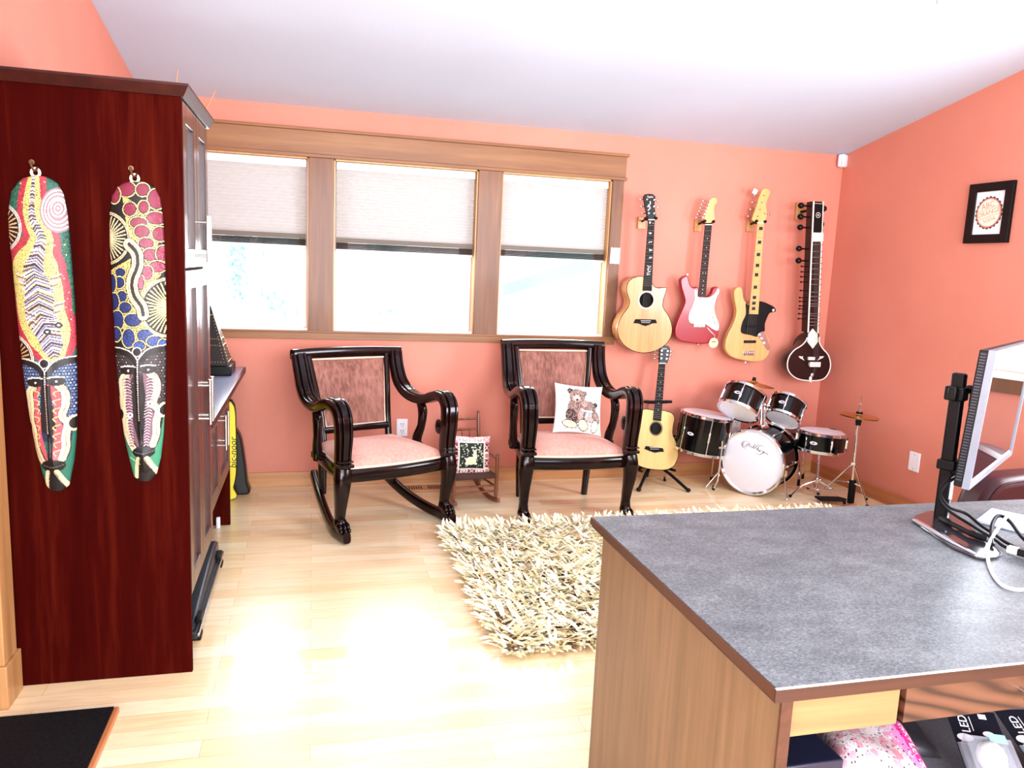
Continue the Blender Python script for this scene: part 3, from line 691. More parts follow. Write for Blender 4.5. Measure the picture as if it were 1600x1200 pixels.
# ------------------------------------------------------------------ carved armchair and rocking chair
m_mah = wood('dark_mahogany', S(10,3,3), S(34,8,7), 'Z', 40, 0.18, 0.3, S(18,4,4), spec=0.15)
def velvet(name, lo, hi):
    m, nt, b = _new(name); v = _coords(nt, (1,1,0.12)); n = _noise(nt, v, 60, 4, 0.65); n2 = _noise(nt, _coords(nt), 5, 2)
    mx = nt.nodes.new('ShaderNodeMath'); mx.operation = 'MULTIPLY_ADD'; nt.links.new(n, mx.inputs[0]); mx.inputs[1].default_value = 0.6
    m2 = nt.nodes.new('ShaderNodeMath'); m2.operation = 'MULTIPLY'; nt.links.new(n2, m2.inputs[0]); m2.inputs[1].default_value = 0.4; nt.links.new(m2.outputs[0], mx.inputs[2])
    nt.links.new(_ramp(nt, mx.outputs[0], [(0.36, lo), (0.62, hi)]), b.inputs['Base Color'])
    b.inputs['Roughness'].default_value = 0.8; b.inputs['Sheen Weight'].default_value = 0.5; b.inputs['Sheen Roughness'].default_value = 0.4
    b.inputs['Sheen Tint'].default_value = S(255,220,210); return m
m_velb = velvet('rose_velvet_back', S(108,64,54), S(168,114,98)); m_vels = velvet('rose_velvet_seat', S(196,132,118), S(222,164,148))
m_gimp = plain('cream_gimp', S(226,204,178), 0.7)
PROF = [(-1,-.6),(-1,.3),(-.82,.85),(-.58,.85),(-.46,.5),(-.32,1),(.32,1),(.46,.5),(.58,.85),(.82,.85),(1,.3),(1,-.6),(.8,-1),(-.8,-1)]
SQ = [(1*math.copysign(abs(math.cos(a))**0.6, math.cos(a)), math.copysign(abs(math.sin(a))**0.6, math.sin(a))) for a in [2*PI*k/16 for k in range(16)]]
def big_chair(name, label, cat, loc, yaw, hs, lean, rocker):
    t = thing(name, label, cat, loc, (0,0,math.radians(yaw)), world=False)
    def q(x, y, z):
        return Vector((x, y+(z-0.36)*lean if z > 0.36 else y, 0.36+(z-0.36)*hs if z > 0.36 else z))
    # arms: crest end -> sweep down -> scroll -> front post
    path = [(.302,.50,.945),(.298,.488,.89),(.296,.465,.82),(.298,.43,.75),(.305,.36,.695),(.312,.26,.672),(.318,.16,.682),(.32,.07,.715),(.318,-.01,.735),(.314,-.07,.722),(.31,-.105,.67),(.306,-.105,.57),(.305,-.09,.47),(.306,-.08,.365)]
    ws = [.040,.042,.043,.044,.044,.043,.044,.046,.047,.047,.046,.044,.040,.037]; ts = [.022,.024,.026,.028,.027,.026,.026,.027,.028,.030,.032,.034,.034,.036]
    for s in (-1, 1):
        P = [q(s*x, y, z) for x, y, z in path]; P = catmull(P, 4, False)
        mb = MB(); mb.sweep(P, PROF, (1,0,0), lerp_list(ws, 4), lerp_list(ts, 4))
        c = q(s*.268, -.055, .555); mb.ell(c, .013, .03, .042, 10, 8)
        c = q(s*.306, -.098, .40); mb.box(c, (.078,.076,.016)); mb.box(q(s*.306,-.098,.425), (.073,.072,.008))
        mb.build('arm', m_mah, t, bevel=0.0015, smooth=50)
        # rear arm support
        sp = [q(s*.315,.235,.66), q(s*.318,.205,.60), q(s*.315,.215,.50), q(s*.305,.245,.42), q(s*.30,.25,.345)]
        mb = MB(); mb.sweep(catmull(sp, 5, False), SQ, (1,0,0), None, None) if False else mb.tube(catmull(sp, 5, False), lerp_list([.022,.026,.022,.026,.026], 5), 12, flat=1.25)
        mb.ell(q(s*.316,.19,.612), .018,.026,.03,10,6); mb.box(q(s*.298,.25,.372), (.05,.08,.03)); mb.build('arm_support', m_mah, t, smooth=50)
        # front cabriole leg and claw foot
        z0 = 0.045 if rocker else 0.0
        lp = [(s*.306,-.082,.37),(s*.312,-.092,.32),(s*.314,-.088,.25),(s*.312,-.072,.17),(s*.310,-.062,.10+z0*.3),(s*.310,-.062,.06+z0*.7)]
        lw = [.040,.041,.035,.028,.024,.028]
        mb = MB(); mb.sweep(catmull(lp, 5, False), SQ, (1,0,0), lerp_list(lw, 5), lerp_list([x*1.05 for x in lw], 5))
        lg = mb.build('front_leg', m_mah, t, smooth=60)
        mb = MB(); mb.ell((s*.310,-.066,.042+z0), .034,.040,.036,14,8)
        for k in (-1, 0, 1):
            mb.ell((s*.310+k*.021,-.098-(0.006 if k == 0 else 0),.030+z0), .0135,.034,.026,10,7); mb.ell((s*.310+k*.022,-.124-(0.006 if k == 0 else 0),.016+z0), .011,.016,.0155,10,6)
        mb.build('claw_foot', m_mah, lg, smooth=60)
        # rear leg
        zb = 0.11 if rocker else 0.0
        mb = MB(); mb.sweep([(s*.225,.37,.345),(s*.222,.375,.18),(s*.215,.385,zb)], SQ, (1,0,0), [.022,.021,.018], [.022,.021,.018]); mb.build('rear_leg', m_mah, t, smooth=60)
        if rocker:
            rp = []
            for k in range(25):
                y = -.155+.70*k/24; rp.append((s*(.312-.20*max(0,y)), y, .028+(y+.03)**2/2.1))
            mb = MB(); mb.sweep(rp, [(a*.021, b*.029) for a, b in SQ], (1,0,0)); mb.build('rocker', m_mah, t, smooth=60)
        # back post
        mb = MB(); mb.sweep([q(s*.243,.515,.93), q(s*.225,.47,.75), q(s*.205,.425,.55), q(s*.20,.395,.33)], [(a*.017,b*.02) for a, b in SQ], (1,0,0)); mb.build('back_post', m_mah, t, smooth=60)
    # crest rail
    mb = MB(); P = []
    for k in range(17):
        u = -1+2*k/16; P.append(q(u*.335, .535-.03*u*u, .938+.006*(1-u*u)))
    mb.sweep(P, [(a*.026,b*.030) for a, b in SQ], (0,1,0)); mb.build('crest_rail', m_mah, t, bevel=0, smooth=60)
    mb = MB(); mb.sweep([q(-.20,.41,.475), q(0,.42,.475), q(.20,.41,.475)], [(a*.018,b*.02) for a, b in SQ], (0,1,0)); mb.build('lower_back_rail', m_mah, t, smooth=60)
    # velvet back
    def bp(u, v, f):
        z = .495+(.905-.495)*v; y = .405+(.50-.405)*v+.012; w = .183+(.228-.183)*v
        d = 0.014*(1-(2*u-1)**4)*(1-(2*v-1)**4)
        return q((2*u-1)*w, y-(d if f else -0.012), z)
    mb = MB(); mb.surf(lambda u, v: bp(u, v, True), 16, 16); mb.surf(lambda u, v: bp(u, v, False), 2, 2, flip=True)
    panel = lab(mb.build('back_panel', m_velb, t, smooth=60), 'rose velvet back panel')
    loop = [bp(0,0,True)+Vector((0,-.006,0)), bp(0.5,0,True)+Vector((0,-.006,0)), bp(1,0,True)+Vector((0,-.006,0)), bp(1,.5,True)+Vector((0,-.006,0)), bp(1,1,True)+Vector((0,-.006,0)), bp(.5,1,True)+Vector((0,-.006,0)), bp(0,1,True)+Vector((0,-.006,0)), bp(0,.5,True)+Vector((0,-.006,0))]
    lab(MB().tube(loop, 0.0065, 8, 0, True).build('piping', m_gimp, panel), 'cream edging braid')
    # seat frame and cushion
    def outline(k, ex=0.0):
        pts = []
        for i in range(13): 
            u = -1+2*i/12; pts.append((u*(.29+ex), -.075-.03*(1-u*u)-ex))
        pts += [(.285+ex,.1),(.24+ex,.40+ex),(-.24-ex,.40+ex),(-.285-ex,.1)]
        return pts
    mb = MB(); o = outline(0, 0.006); n = len(o); prof = [(0.0,.298),(.008,.302),(.012,.318),(.012,.345),(.006,.362),(0,.366)]
    cx, cy = 0, .15
    R = []
    for ex, z in prof: R.append([Vector((x+(x-cx)*ex*3, y+(y-cy)*ex*3, z)) for x, y in o])
    mb.rings(R, True, True); mb.build('seat_frame', m_mah, t, smooth=50)
    mb = MB(); o = outline(0, -0.006); R = []
    for k, z in ((1.0,.362),(1.0,.385),(.96,.402),(.86,.418),(.66,.431),(.4,.438),(.15,.440)): R.append([Vector((x*k, cy+(y-cy)*k, z)) for x, y in o])
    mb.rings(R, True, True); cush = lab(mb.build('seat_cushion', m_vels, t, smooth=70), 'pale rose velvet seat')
    lab(MB().tube([(x*1.004, cy+(y-cy)*1.004, .371) for x, y in o], 0.007, 8, 0, True).build('piping', m_gimp, cush), 'cream edging braid')
    return t
big_chair('armchair', 'dark carved armchair with claw feet and a teddy bear pillow on its seat', 'armchair', (1.47,4.12,0.0), 0, 1.0, 0.0, False)
big_chair('rocking_chair', 'large dark carved rocking chair with rose velvet seat and back, angled left of the armchair', 'rocking chair', (.405,4.05,0.0), 22, 0.90, 0.05, True)
# ------------------------------------------------------------------ pillows
def pillow(name, label, cat, cv, w, h, th, M, label_group=None, edge=(240,236,226), n=110):
    lin = cv.lin(); t = thing(name, label, cat, M.translation, world=True)
    e = S(*edge)
    def fn(front):
        def f(u, v):
            a, b = 2*u-1, 2*v-1; k = (max(0,1-a*a)**0.5)*(max(0,1-b*b)**0.5)
            pin = 1-0.07*(1-b*b) if True else 1; pin2 = 1-0.07*(1-a*a)
            return M @ Vector((a*w/2*pin, (-1 if front else 1)*(th/2)*k**0.8, b*h/2*pin2))
        return f
    cols = []
    for j in range(n):
        for i in range(n):
            c = lin[min(cv.h-1, int((1-(j+.5)/n)*cv.h)), min(cv.w-1, int((i+.5)/n*cv.w))]; cols.append((c[0],c[1],c[2],1))
    mb = MB(); mb.surf(fn(True), n, n, 0, cols); mb.build('pillow_front', painted('printed_fabric', 0.85), t, smooth=70)
    mb = MB(); mb.surf(fn(False), 20, 20, flip=True); mb.build('pillow_back', plain('pillow_back_'+name, e, 0.85), t, smooth=70)
def euler_m(loc, rx, ry, rz): 
    from mathutils import Euler
    return Matrix.Translation(loc) @ Euler((rx, ry, rz)).to_matrix().to_4x4()
def bears():
    c = Canvas(360, 370, (246,248,244)); B = (150,126,116); Dk = (36,28,28); PKc = (214,178,170); CR = (232,226,190)
    def fur(cx, cy, rx, ry, a=0, base=B):
        c.ell(cx, cy, rx+3, ry+3, Dk, a); c.ell(cx, cy, rx, ry, base, a)
        for k in range(int(rx*ry/14)):
            r = math.sqrt(rng.random()); th = rng.random()*2*PI; x = cx+rx*r*math.cos(th); y = cy+ry*r*math.sin(th); d = (PKc, Dk, (92,72,66), (196,168,158))[int(rng.random()*4)]
            c.stroke([(x,y),(x+rng.normal()*4,y+4+rng.random()*4)], 2, d, False)
    fur(150,215,62,84); fur(128,170,36,62,0.2); fur(118,250,40,58,-0.3,(60,48,46))
    fur(108,50,20,20,0,(60,48,46)); fur(216,62,18,16); fur(160,88,58,56); c.ell(158,104,30,28,(214,194,184)); c.ell(160,118,12,8,Dk); c.ell(138,82,6,6,Dk); c.ell(182,84,6,6,Dk); c.stroke([(160,124),(158,136),(170,142)], 3, Dk)
    fur(250,215,66,62); fur(222,158,24,30); fur(290,170,26,20); fur(250,165,46,40); fur(308,150,16,16,0,(50,40,38)); fur(222,148,26,28,0,(206,166,158)); fur(192,238,22,64,0.15,PKc); fur(262,245,44,40,0,PKc); fur(318,245,26,44,-0.4)
    c.poly([(196,186),(240,196),(282,192),(292,206),(244,212),(196,202)], (190,220,236)); c.poly([(236,205),(220,250),(240,262),(256,215),(272,254),(282,236),(254,204)], (170,206,230)); c.stroke([(236,205),(220,250)], 3, Dk); c.stroke([(256,212),(272,254)], 3, Dk)
    for x, y, rx, ry, a in ((112,308,56,26,0.25),(214,312,34,44,-0.5),(304,312,24,46,0.25)):
        c.ell(x, y, rx+5, ry+5, Dk, a); c.ell(x, y, rx, ry, CR, a); c.ell(x-6, y+4, rx*.55, ry*.5, (240,236,206), a)
    c.stroke([(70,340),(150,338),(230,336)], 3, (150,140,136), False); return c
Mb = euler_m((1.560, 4.36, 0.578), math.radians(-20), math.radians(4), math.radians(-6))
pillow('bear_pillow', 'white pillow printed with two teddy bears, leaning in the armchair', 'pillow', bears(), 0.30, 0.305, 0.085, Mb, edge=(240,240,236))
def rabbit():
    c = Canvas(320, 320, (200,110,122)); WH = (240,230,214); MA = (142,44,62); PK = (224,170,176)
    for k in range(0, 320, 64):
        for (x, y, w, h) in ((k,0,64,52),(k,268,64,52)):
            col = MA if y > 200 else PK; c.poly([(x,y),(x+64,y),(x+64,y+h),(x,y+h)], col if (k//64) % 2 == 0 else WH)
            if (k//64) % 2 == 0: c.stroke([(x+4,y+6),(x+60,y+h-6)], 6, WH, False); c.stroke([(x+60,y+6),(x+4,y+h-6)], 6, WH, False)
            else: c.ell(x+32, y+h*.55, 20, 20, (214,150,150)); c.ell(x+32, y+h*.4, 10, 12, WH)
        for x in (0, 268):
            if 40 < k < 280:
                c.poly([(x,k),(x+52,k),(x+52,k+60),(x,k+60)], MA if (k//64) % 2 else WH); 
                if (k//64) % 2: c.stroke([(x+4,k+4),(x+48,k+56)], 6, WH, False); c.stroke([(x+48,k+4),(x+4,k+56)], 6, WH, False)
                else: c.ell(x+26, k+32, 18, 18, (206,130,136))
    c.poly([(40,42),(276,42),(276,280),(40,280)], WH); c.poly([(52,54),(264,54),(264,268),(52,268)], (22,32,28))
    for k in range(90):
        x, y = 60+196*rng.random(), 62+198*rng.random(); c.ell(x, y, 3+7*rng.random(), 3+4*rng.random(), (204,206,178) if rng.random() < .7 else (120,140,116), rng.random()*3)
    c.ell(150,205,46,34,(244,236,196)); c.ell(184,170,20,26,(244,236,196)); c.ell(176,138,7,24,(244,236,196),0.15); c.ell(190,136,7,24,(244,236,196),-0.1); c.ell(120,228,24,14,(244,236,196)); c.ell(190,230,16,10,(244,236,196)); c.ell(112,196,12,12,(250,246,224))
    return c
# ------------------------------------------------------------------ child's rocker
m_wal = wood('turned_walnut', S(88,44,28), S(150,88,58), 'Z', 50, 0.35, 0.3)
ct = thing('child_rocking_chair', 'small turned wooden rocking chair between the big rocker and the armchair', 'rocking chair', (.945,4.37,0), (0,0,math.radians(8)), world=False)
def spin(a, b, r): 
    a, b = Vector(a), Vector(b); return MB().tube([a, a+(b-a)*.06, a+(b-a)*.3, a+(b-a)*.5, a+(b-a)*.94, b], [r*.75, r, r*1.08, r*1.0, r, r*.7], 10)
for s in (-1, 1):
    mb = spin((s*.135,0,.03), (s*.135,0,.292), .0115); mb.ell((s*.135,0,.298), .011,.011,.012,10,6); mb.build('front_post', m_wal, ct)
    mb = spin((s*.112,.235,.05), (s*.108,.285,.50), .0115); mb.ell((s*.108,.286,.505), .010,.010,.012,10,6); mb.build('back_post', m_wal, ct)
    spin((s*.135,0,.27), (s*.110,.26,.295), .008).build('arm', m_wal, ct)
    spin((s*.135,0,.10), (s*.113,.235,.105), .007).build('side_rung', m_wal, ct)
    rp = [(s*(.135-.05*k/16), -.05+.46*k/16, .016+(-.05+.46*k/16-.06)**2*1.15) for k in range(17)]
    MB().sweep(rp, [(a*.010,b*.014) for a, b in SQ], (1,0,0)).build('rocker', m_wal, ct, smooth=60)
for z in (.075, .11): spin((-.135,0,z), (.135,0,z), .006).build('front_rung', m_wal, ct)
spin((-.112,.24,.12), (.112,.24,.12), .006).build('back_rung', m_wal, ct)
for z, y in ((.465,.281),(.40,.274)): spin((-.109,y,z), (.109,y,z), .0075).build('back_rail', m_wal, ct)
for k in range(3): spin((-.05+.05*k,.25,.175), (-.05+.05*k,.274,.40), .0045).build('spindle', m_wal, ct)
m_rush = plain('dark_woven_seat', S(70,40,30), 0.7, var=0.3, vs=80)
MB().prism([(-.14,-.01),(.14,-.01),(.115,.245),(-.115,.245)], .155, .178, 0, lambda x, y, z: Vector((x,y,z))).build('seat', m_rush, ct, bevel=0.006)
Mr = euler_m((.935, 4.475, .275), math.radians(-14), math.radians(3), math.radians(4))
pillow('rabbit_pillow', 'small pink and black pillow with a cream rabbit, on the little rocking chair', 'pillow', rabbit(), 0.24, 0.24, 0.06, Mr, edge=(190,100,110), n=100)
# ------------------------------------------------------------------ wall plates, vent, sensor, picture
def outlet(x, z, label):
    t = thing('wall_outlet', label, 'outlet', (x, D, z), (0,0,0), 'white outlets on the window wall')
    MB().bx(x-.035,x+.035,D-.006,D+.001,z-.057,z+.057).build('cover_plate', m_plate, t, bevel=0.003)
    mb = MB()
    for dz in (-.022, .022):
        for dx in (-.008, .008): mb.bx(x+dx-.0016,x+dx+.0016,D-.0075,D-.005,z+dz-.002,z+dz+.008)
        mb.cyl((x,D-.0075,z+dz-.010),(x,D-.005,z+dz-.010),.0028,None,8)
    mb.build('sockets', m_dark, t)
outlet(.56, .366, 'white double outlet behind the large rocking chair'); outlet(2.951, .357, 'white double outlet behind the drums')
sy = 3.883; t = thing('blank_wall_plate', 'blank white plate on the right wall behind the desk', 'wall plate', (XR, sy, .333))
MB().bx(XR-.007,XR+.001,sy-.043,sy+.043,.333-.06,.333+.06).build('cover_plate', m_plate, t, bevel=0.003)
mb = MB(); [mb.cyl((XR-.0085,sy,.333+d),(XR-.006,sy,.333+d),.003,None,8) for d in (-.045,.045)]; mb.build('screw', m_steel, t)
vt = thing('floor_vent', 'wooden floor vent with dark slots by the baseboard behind the rocking chair', 'vent', (.70,4.71,0))
MB().bx(.53,.87,4.655,4.775,0,.012).build('vent_frame', m_base, vt, bevel=0.003)
mb = MB()
for k in range(18): 
    if k not in (8, 9): mb.bx(.56+.0155*k,.5675+.0155*k,4.68,4.75,.0115,.0126)
mb.build('slots', m_dark, vt)
st = thing('motion_sensor', 'white rounded motion sensor high in the corner under the ceiling', 'sensor', (3.575, 4.84, 2.2))
MB().box((3.577,4.835,2.244), (.062,.05,.088), Matrix.Rotation(math.radians(28),3,'Z')).build('sensor_body', m_plate, st, bevel=0.014, seg=4)
MB().box((3.566,4.811,2.222), (.034,.008,.03), Matrix.Rotation(math.radians(28),3,'Z')).build('lens', m_white, st, bevel=0.004)
# framed print on the right wall
FY0, FY1, FZ0, FZ1 = 3.421, 3.711, 1.658, 1.985
ft = thing('picture_frame', 'black framed print of a round bottle cap emblem on the right wall', 'picture', (XR, 3.566, 1.658))
mb = MB(); fw = .05; xa, xb_ = XR-.022, XR
mb.bx(xa,xb_,FY0,FY0+fw,FZ0,FZ1); mb.bx(xa,xb_,FY1-fw,FY1,FZ0,FZ1); mb.bx(xa,xb_,FY0+fw,FY1-fw,FZ0,FZ0+fw*.95); mb.bx(xa,xb_,FY0+fw,FY1-fw,FZ1-fw*.95,FZ1)
mb.build('frame', m_gloss, ft, bevel=0.002, smooth=0)
MB().bx(XR-.012,XR-.001,FY0+fw-.003,FY1-fw+.003,FZ0+.044,FZ1-.044).build('white_print', plain('print_paper', S(250,246,250), 0.6, var=0.01), ft, smooth=0)
pc = (3.566, 1.822); rot = math.radians(14)
def wallM(y, z, x=XR-.0125): return Matrix.Translation((x,y,z)) @ Matrix(((0,0,-1,0),(-1,0,0,0),(0,1,0,0),(0,0,0,1)))
mc = plain('cap_cream', S(250,246,214), 0.6, var=0.01); mk = plain('print_ink', S(40,34,34), 0.6); mr = plain('print_red', S(226,128,112), 0.6, var=0.02)
Mw = wallM(*pc)
def disc_w(mb, r, x, n=48, wav=0.0):
    pts = [(r*(1+wav*(k % 2))*math.cos(2*PI*k/n), r*(1+wav*(k % 2))*math.sin(2*PI*k/n)) for k in range(n)]
    vs = [Mw @ Vector((p[0], p[1], d)) for d in (x, x+.0004) for p in pts]
    mb.add(vs, [tuple(range(n)), tuple(range(2*n-1, n-1, -1))])
mb = MB(); disc_w(mb, .083, .0004, 44, .10); lab(mb.build('cap_rim', mk, ft, smooth=0), 'dark scalloped rim')
mb = MB(); disc_w(mb, .081, .0010); lab(mb.build('cap_ring', mr, ft, smooth=0), 'pale red ring')
mb = MB(); disc_w(mb, .073, .0016); lab(mb.build('cap_disc', mc, ft, smooth=0), 'cream emblem disc')
Rz = Matrix.Rotation(rot, 4, 'Z')
mb = MB(); mb.text('ABC', .045, Mw @ Rz @ Matrix.Translation((0,.040,.0022))); mb.text('SODA', .030, Mw @ Rz @ Matrix.Translation((0,-.040,.0022)))
B2 = Mw @ Rz @ Matrix.Translation((0,0,.0021))
for yy in (.021,-.021): mb.add([B2 @ Vector(p) for p in ((-.070,yy-.0014,0),(.070,yy-.0014,0),(.070,yy+.0014,0),(-.070,yy+.0014,0))], [(0,1,2,3)])
mb.text('ORANGE', .036, Mw @ Rz @ Matrix.Translation((0,0,.0022)))
lab(mb.build('lettering', mr, ft, smooth=0), 'lettering reading ABC ORANGE SODA')
# ceiling lamp
lx, ly = 2.70, 2.98; lz = ceil_z(ly); nrm = Vector((0,-0.1925,-1)).normalized()
lt = thing('ceiling_lamp', 'small round recessed lamp glowing in the white ceiling', 'ceiling lamp', (lx, ly, lz))
F = frame((lx,ly,lz), nrm)
MB().lathe([(.062,-.01),(.085,-.01),(.085,.004),(.078,.008),(.062,.006)], F, 36).build('trim_ring', m_white, lt)
MB().lathe([(.001,-.004),(.062,-.004),(.062,.002),(.001,.004)], F, 36).build('bulb_disc', emit('lamp_glow', (1,0.93,0.75,1), 14), lt)
# ------------------------------------------------------------------ instrument outlines in metres
AC_O=(2.1165,4.706,1.082)
AC_body=[(-0.0352,0.3063),(-0.0902,0.3004),(-0.1268,0.2787),(-0.1443,0.2438),(-0.1414,0.2022),(-0.1193,0.1471),(-0.1264,0.1048),(-0.1629,0.0524),(-0.1871,-0.0044),(-0.1899,-0.0515),(-0.1725,-0.1001),(-0.134,-0.1448),(-0.0758,-0.1771),(-0.0134,-0.1905),(0.0582,-0.1847),(0.1284,-0.1547),(0.177,-0.1106),(0.1973,-0.0526),(0.1885,0.0046),(0.1635,0.0564),(0.1291,0.0981),(0.1165,0.1261),(0.121,0.1734),(0.1354,0.2257),(0.1332,0.2397),(0.1125,0.2409),(0.077,0.2359),(0.0478,0.2442),(0.0265,0.2686)]
AC_hole=[(-0.0015,0.1554)]
AC_bridge=[(-0.0827,0.0028),(-0.0704,0.0295),(0.0726,0.0303),(0.0826,0.0068),(0.0489,0.0041),(0.0241,-0.007),(0.0021,-0.0141),(-0.0219,-0.008),(-0.046,0.0018)]
AC_fb=[(-0.0291,0.6663),(0.0149,0.6688),(0.0296,0.2155),(-0.0334,0.2152)]
AC_head=[(-0.0612,0.8269),(-0.0347,0.8322),(-0.0076,0.8303),(0.0104,0.8171),(0.0072,0.7681),(0.0239,0.683),(0.0148,0.6706),(-0.0312,0.668),(-0.0571,0.7462),(-0.073,0.8118)]
AC_pegs=[(-0.0498,0.7953),(-0.0406,0.7517),(-0.0314,0.7097),(-0.0009,0.7956),(0.0013,0.7533),(0.0056,0.711)]
EG_O=(2.5179,4.755,1.1135)
EG_body=[(-0.099,0.2924),(-0.1228,0.2854),(-0.1423,0.2626),(-0.134,0.21),(-0.112,0.1576),(-0.1004,0.1135),(-0.1184,0.0595),(-0.1425,-0.0036),(-0.1568,-0.0667),(-0.1498,-0.1159),(-0.1162,-0.1423),(-0.0559,-0.1548),(0.0241,-0.1606),(0.0938,-0.1567),(0.152,-0.1328),(0.17,-0.0867),(0.1629,-0.0323),(0.1378,0.0216),(0.1208,0.0753),(0.1328,0.1297),(0.1467,0.184),(0.1438,0.2153),(0.1237,0.228),(0.1018,0.2165),(0.0926,0.1867),(0.0746,0.1655),(0.0457,0.1556),(-0.0142,0.2178),(-0.0434,0.215),(-0.0693,0.23),(-0.0859,0.2647)]
EG_guard=[(-0.0387,0.1938),(-0.0312,0.1424),(-0.0452,0.0884),(-0.063,0.0432),(-0.0645,0.0028),(-0.0425,-0.0236),(0.0218,-0.022),(0.062,-0.0256),(0.0935,-0.043),(0.1252,-0.0604),(0.1611,-0.0669),(0.162,-0.0232),(0.1349,0.0305),(0.118,0.0842),(0.1291,0.1476),(0.1455,0.1975),(0.1326,0.2176),(0.1174,0.1875),(0.0851,0.1596),(0.046,0.1521),(-0.0086,0.1539),(-0.017,0.1937)]
EG_fb=[(-0.0007,0.6293),(0.0489,0.6321),(0.0435,0.1582),(-0.0088,0.1565)]
EG_head=[(-0.0093,0.6601),(0.006,0.7275),(0.0253,0.7951),(0.0473,0.8102),(0.0693,0.8047),(0.0754,0.781),(0.0598,0.7593),(0.0597,0.7177),(0.068,0.6705),(0.0465,0.6476),(-0.0002,0.645)]
EG_tun=[(0.0064,0.7879),(-0.0012,0.7642),(-0.0088,0.7413),(-0.0167,0.7201),(-0.0246,0.6998),(-0.0333,0.6777)]
EG_pick=[(0.0127,0.1367),(0.0131,0.0767),(0.0129,0.0228)]
EG_bridge=[(0.0151,-0.0357)]
EG_tag=[(0.1285,-0.1515)]
EG_jack=[(0.1012,-0.0718)]
BG_O=(2.9193,4.75,1.0063)
BG_body=[(-0.105,0.3397),(-0.1334,0.3293),(-0.1444,0.2975),(-0.1329,0.2403),(-0.114,0.1673),(-0.1281,0.0929),(-0.1621,0.018),(-0.1772,-0.046),(-0.1663,-0.0992),(-0.1172,-0.1413),(-0.0317,-0.1617),(0.0534,-0.1715),(0.1252,-0.1619),(0.1635,-0.1212),(0.1699,-0.0669),(0.1503,0.0029),(0.118,0.0453),(0.113,0.0934),(0.1311,0.1506),(0.1448,0.1691),(0.1839,0.1776),(0.1857,0.1948),(0.1678,0.2145),(0.1324,0.2294),(0.0825,0.247),(0.0405,0.2478),(-0.0284,0.2225),(-0.0476,0.2367),(-0.068,0.2634),(-0.086,0.3257)]
BG_guard=[(-0.0514,0.2271),(-0.0422,0.1587),(-0.063,0.1051),(-0.0713,0.0571),(-0.0598,0.0255),(0.0106,0.013),(0.0573,0.0033),(0.0748,0.0315),(0.1134,0.0431),(0.1106,0.0934),(0.1287,0.1505),(0.1446,0.1712),(0.1824,0.1797),(0.1845,0.1947),(0.1667,0.2134),(0.1325,0.2284),(0.0827,0.2449),(0.0407,0.2457),(-0.027,0.2204)]
BG_plate=[(0.0617,0.0066),(0.0784,0.0316),(0.1101,0.0398),(0.1346,0.0026),(0.1597,-0.0509),(0.1674,-0.0778),(0.1542,-0.091),(0.1274,-0.0676),(0.0988,-0.025)]
BG_fb=[(-0.019,0.7685),(0.0301,0.7712),(0.0496,0.159),(-0.022,0.1592)]
BG_head=[(-0.057,0.797),(-0.0333,0.8849),(-0.0079,0.9778),(0.0158,0.9975),(0.0452,0.9964),(0.0605,0.9741),(0.0476,0.9408),(0.0366,0.8892),(0.049,0.8491),(0.0477,0.8061),(0.0293,0.7784),(-0.017,0.7717),(-0.0439,0.7825)]
BG_blk=[(0.0102,0.7363),(0.0091,0.6446),(0.0092,0.5629),(0.0096,0.4902),(0.009,0.4265),(0.0081,0.3426),(0.0081,0.2732),(0.0085,0.2342),(0.0099,0.1972)]
BG_pegf=[(0.011,0.9537),(0.0018,0.9074),(-0.0086,0.861),(-0.0214,0.8144),(0.0316,0.8358)]
BG_knob=[(0.0872,0.0167),(0.1056,-0.0098),(0.1272,-0.0417)]
BG_pick=[(0.0056,-0.0321)]
BG_bridge=[(0.0077,-0.1127)]
BG_btn=[(0.1656,0.1899)]
BG_tun=[(-0.0461,0.9753),(-0.0565,0.9291),(-0.0635,0.8831),(-0.0699,0.8319)]
SI_O=(3.3619,4.64,0.8385)
SI_body=[(-0.062,0.2172),(-0.0671,0.1715),(-0.0976,0.1309),(-0.1582,0.0922),(-0.1948,0.038),(-0.1956,-0.0251),(-0.1616,-0.0743),(-0.0965,-0.1074),(0.0032,-0.1172),(0.0948,-0.1062),(0.1358,-0.0591),(0.1431,0.0016),(0.1167,0.0652),(0.0632,0.1129),(0.0343,0.1562),(0.0231,0.2167)]
SI_neck=[(-0.1236,1.0968),(-0.0397,1.0988),(0.0235,0.2133),(-0.0646,0.2172)]
SI_headd=[(-0.1197,1.0851),(-0.0409,1.0878),(-0.0262,0.9009),(-0.1077,0.8966)]
SI_nut=[(-0.1084,0.8911),(-0.0227,0.8934),(-0.0183,0.8353),(-0.1039,0.8311)]
SI_board=[(-0.0937,0.7986),(-0.0801,0.8355),(-0.0469,0.8372),(-0.0246,0.8019),(0.0111,0.2188),(-0.0542,0.2174)]
SI_fret=[(-0.0569,0.8136),(-0.0527,0.7674),(-0.0494,0.7289),(-0.0459,0.688),(-0.0441,0.6514),(-0.0412,0.6158),(-0.0386,0.5825),(-0.0358,0.5479),(-0.0321,0.4953),(-0.0312,0.465),(-0.0294,0.4391),(-0.0279,0.4155),(-0.0273,0.3997),(-0.0227,0.3489),(-0.0222,0.3342),(-0.0213,0.3149),(-0.0199,0.2922),(-0.0185,0.2695)]
SI_pegL=[(-0.1796,1.0663),(-0.1749,0.9931),(-0.1694,0.9228),(-0.1633,0.782),(-0.1567,0.702)]
SI_pegR=[(-0.0218,1.0564),(-0.0298,0.9523)]
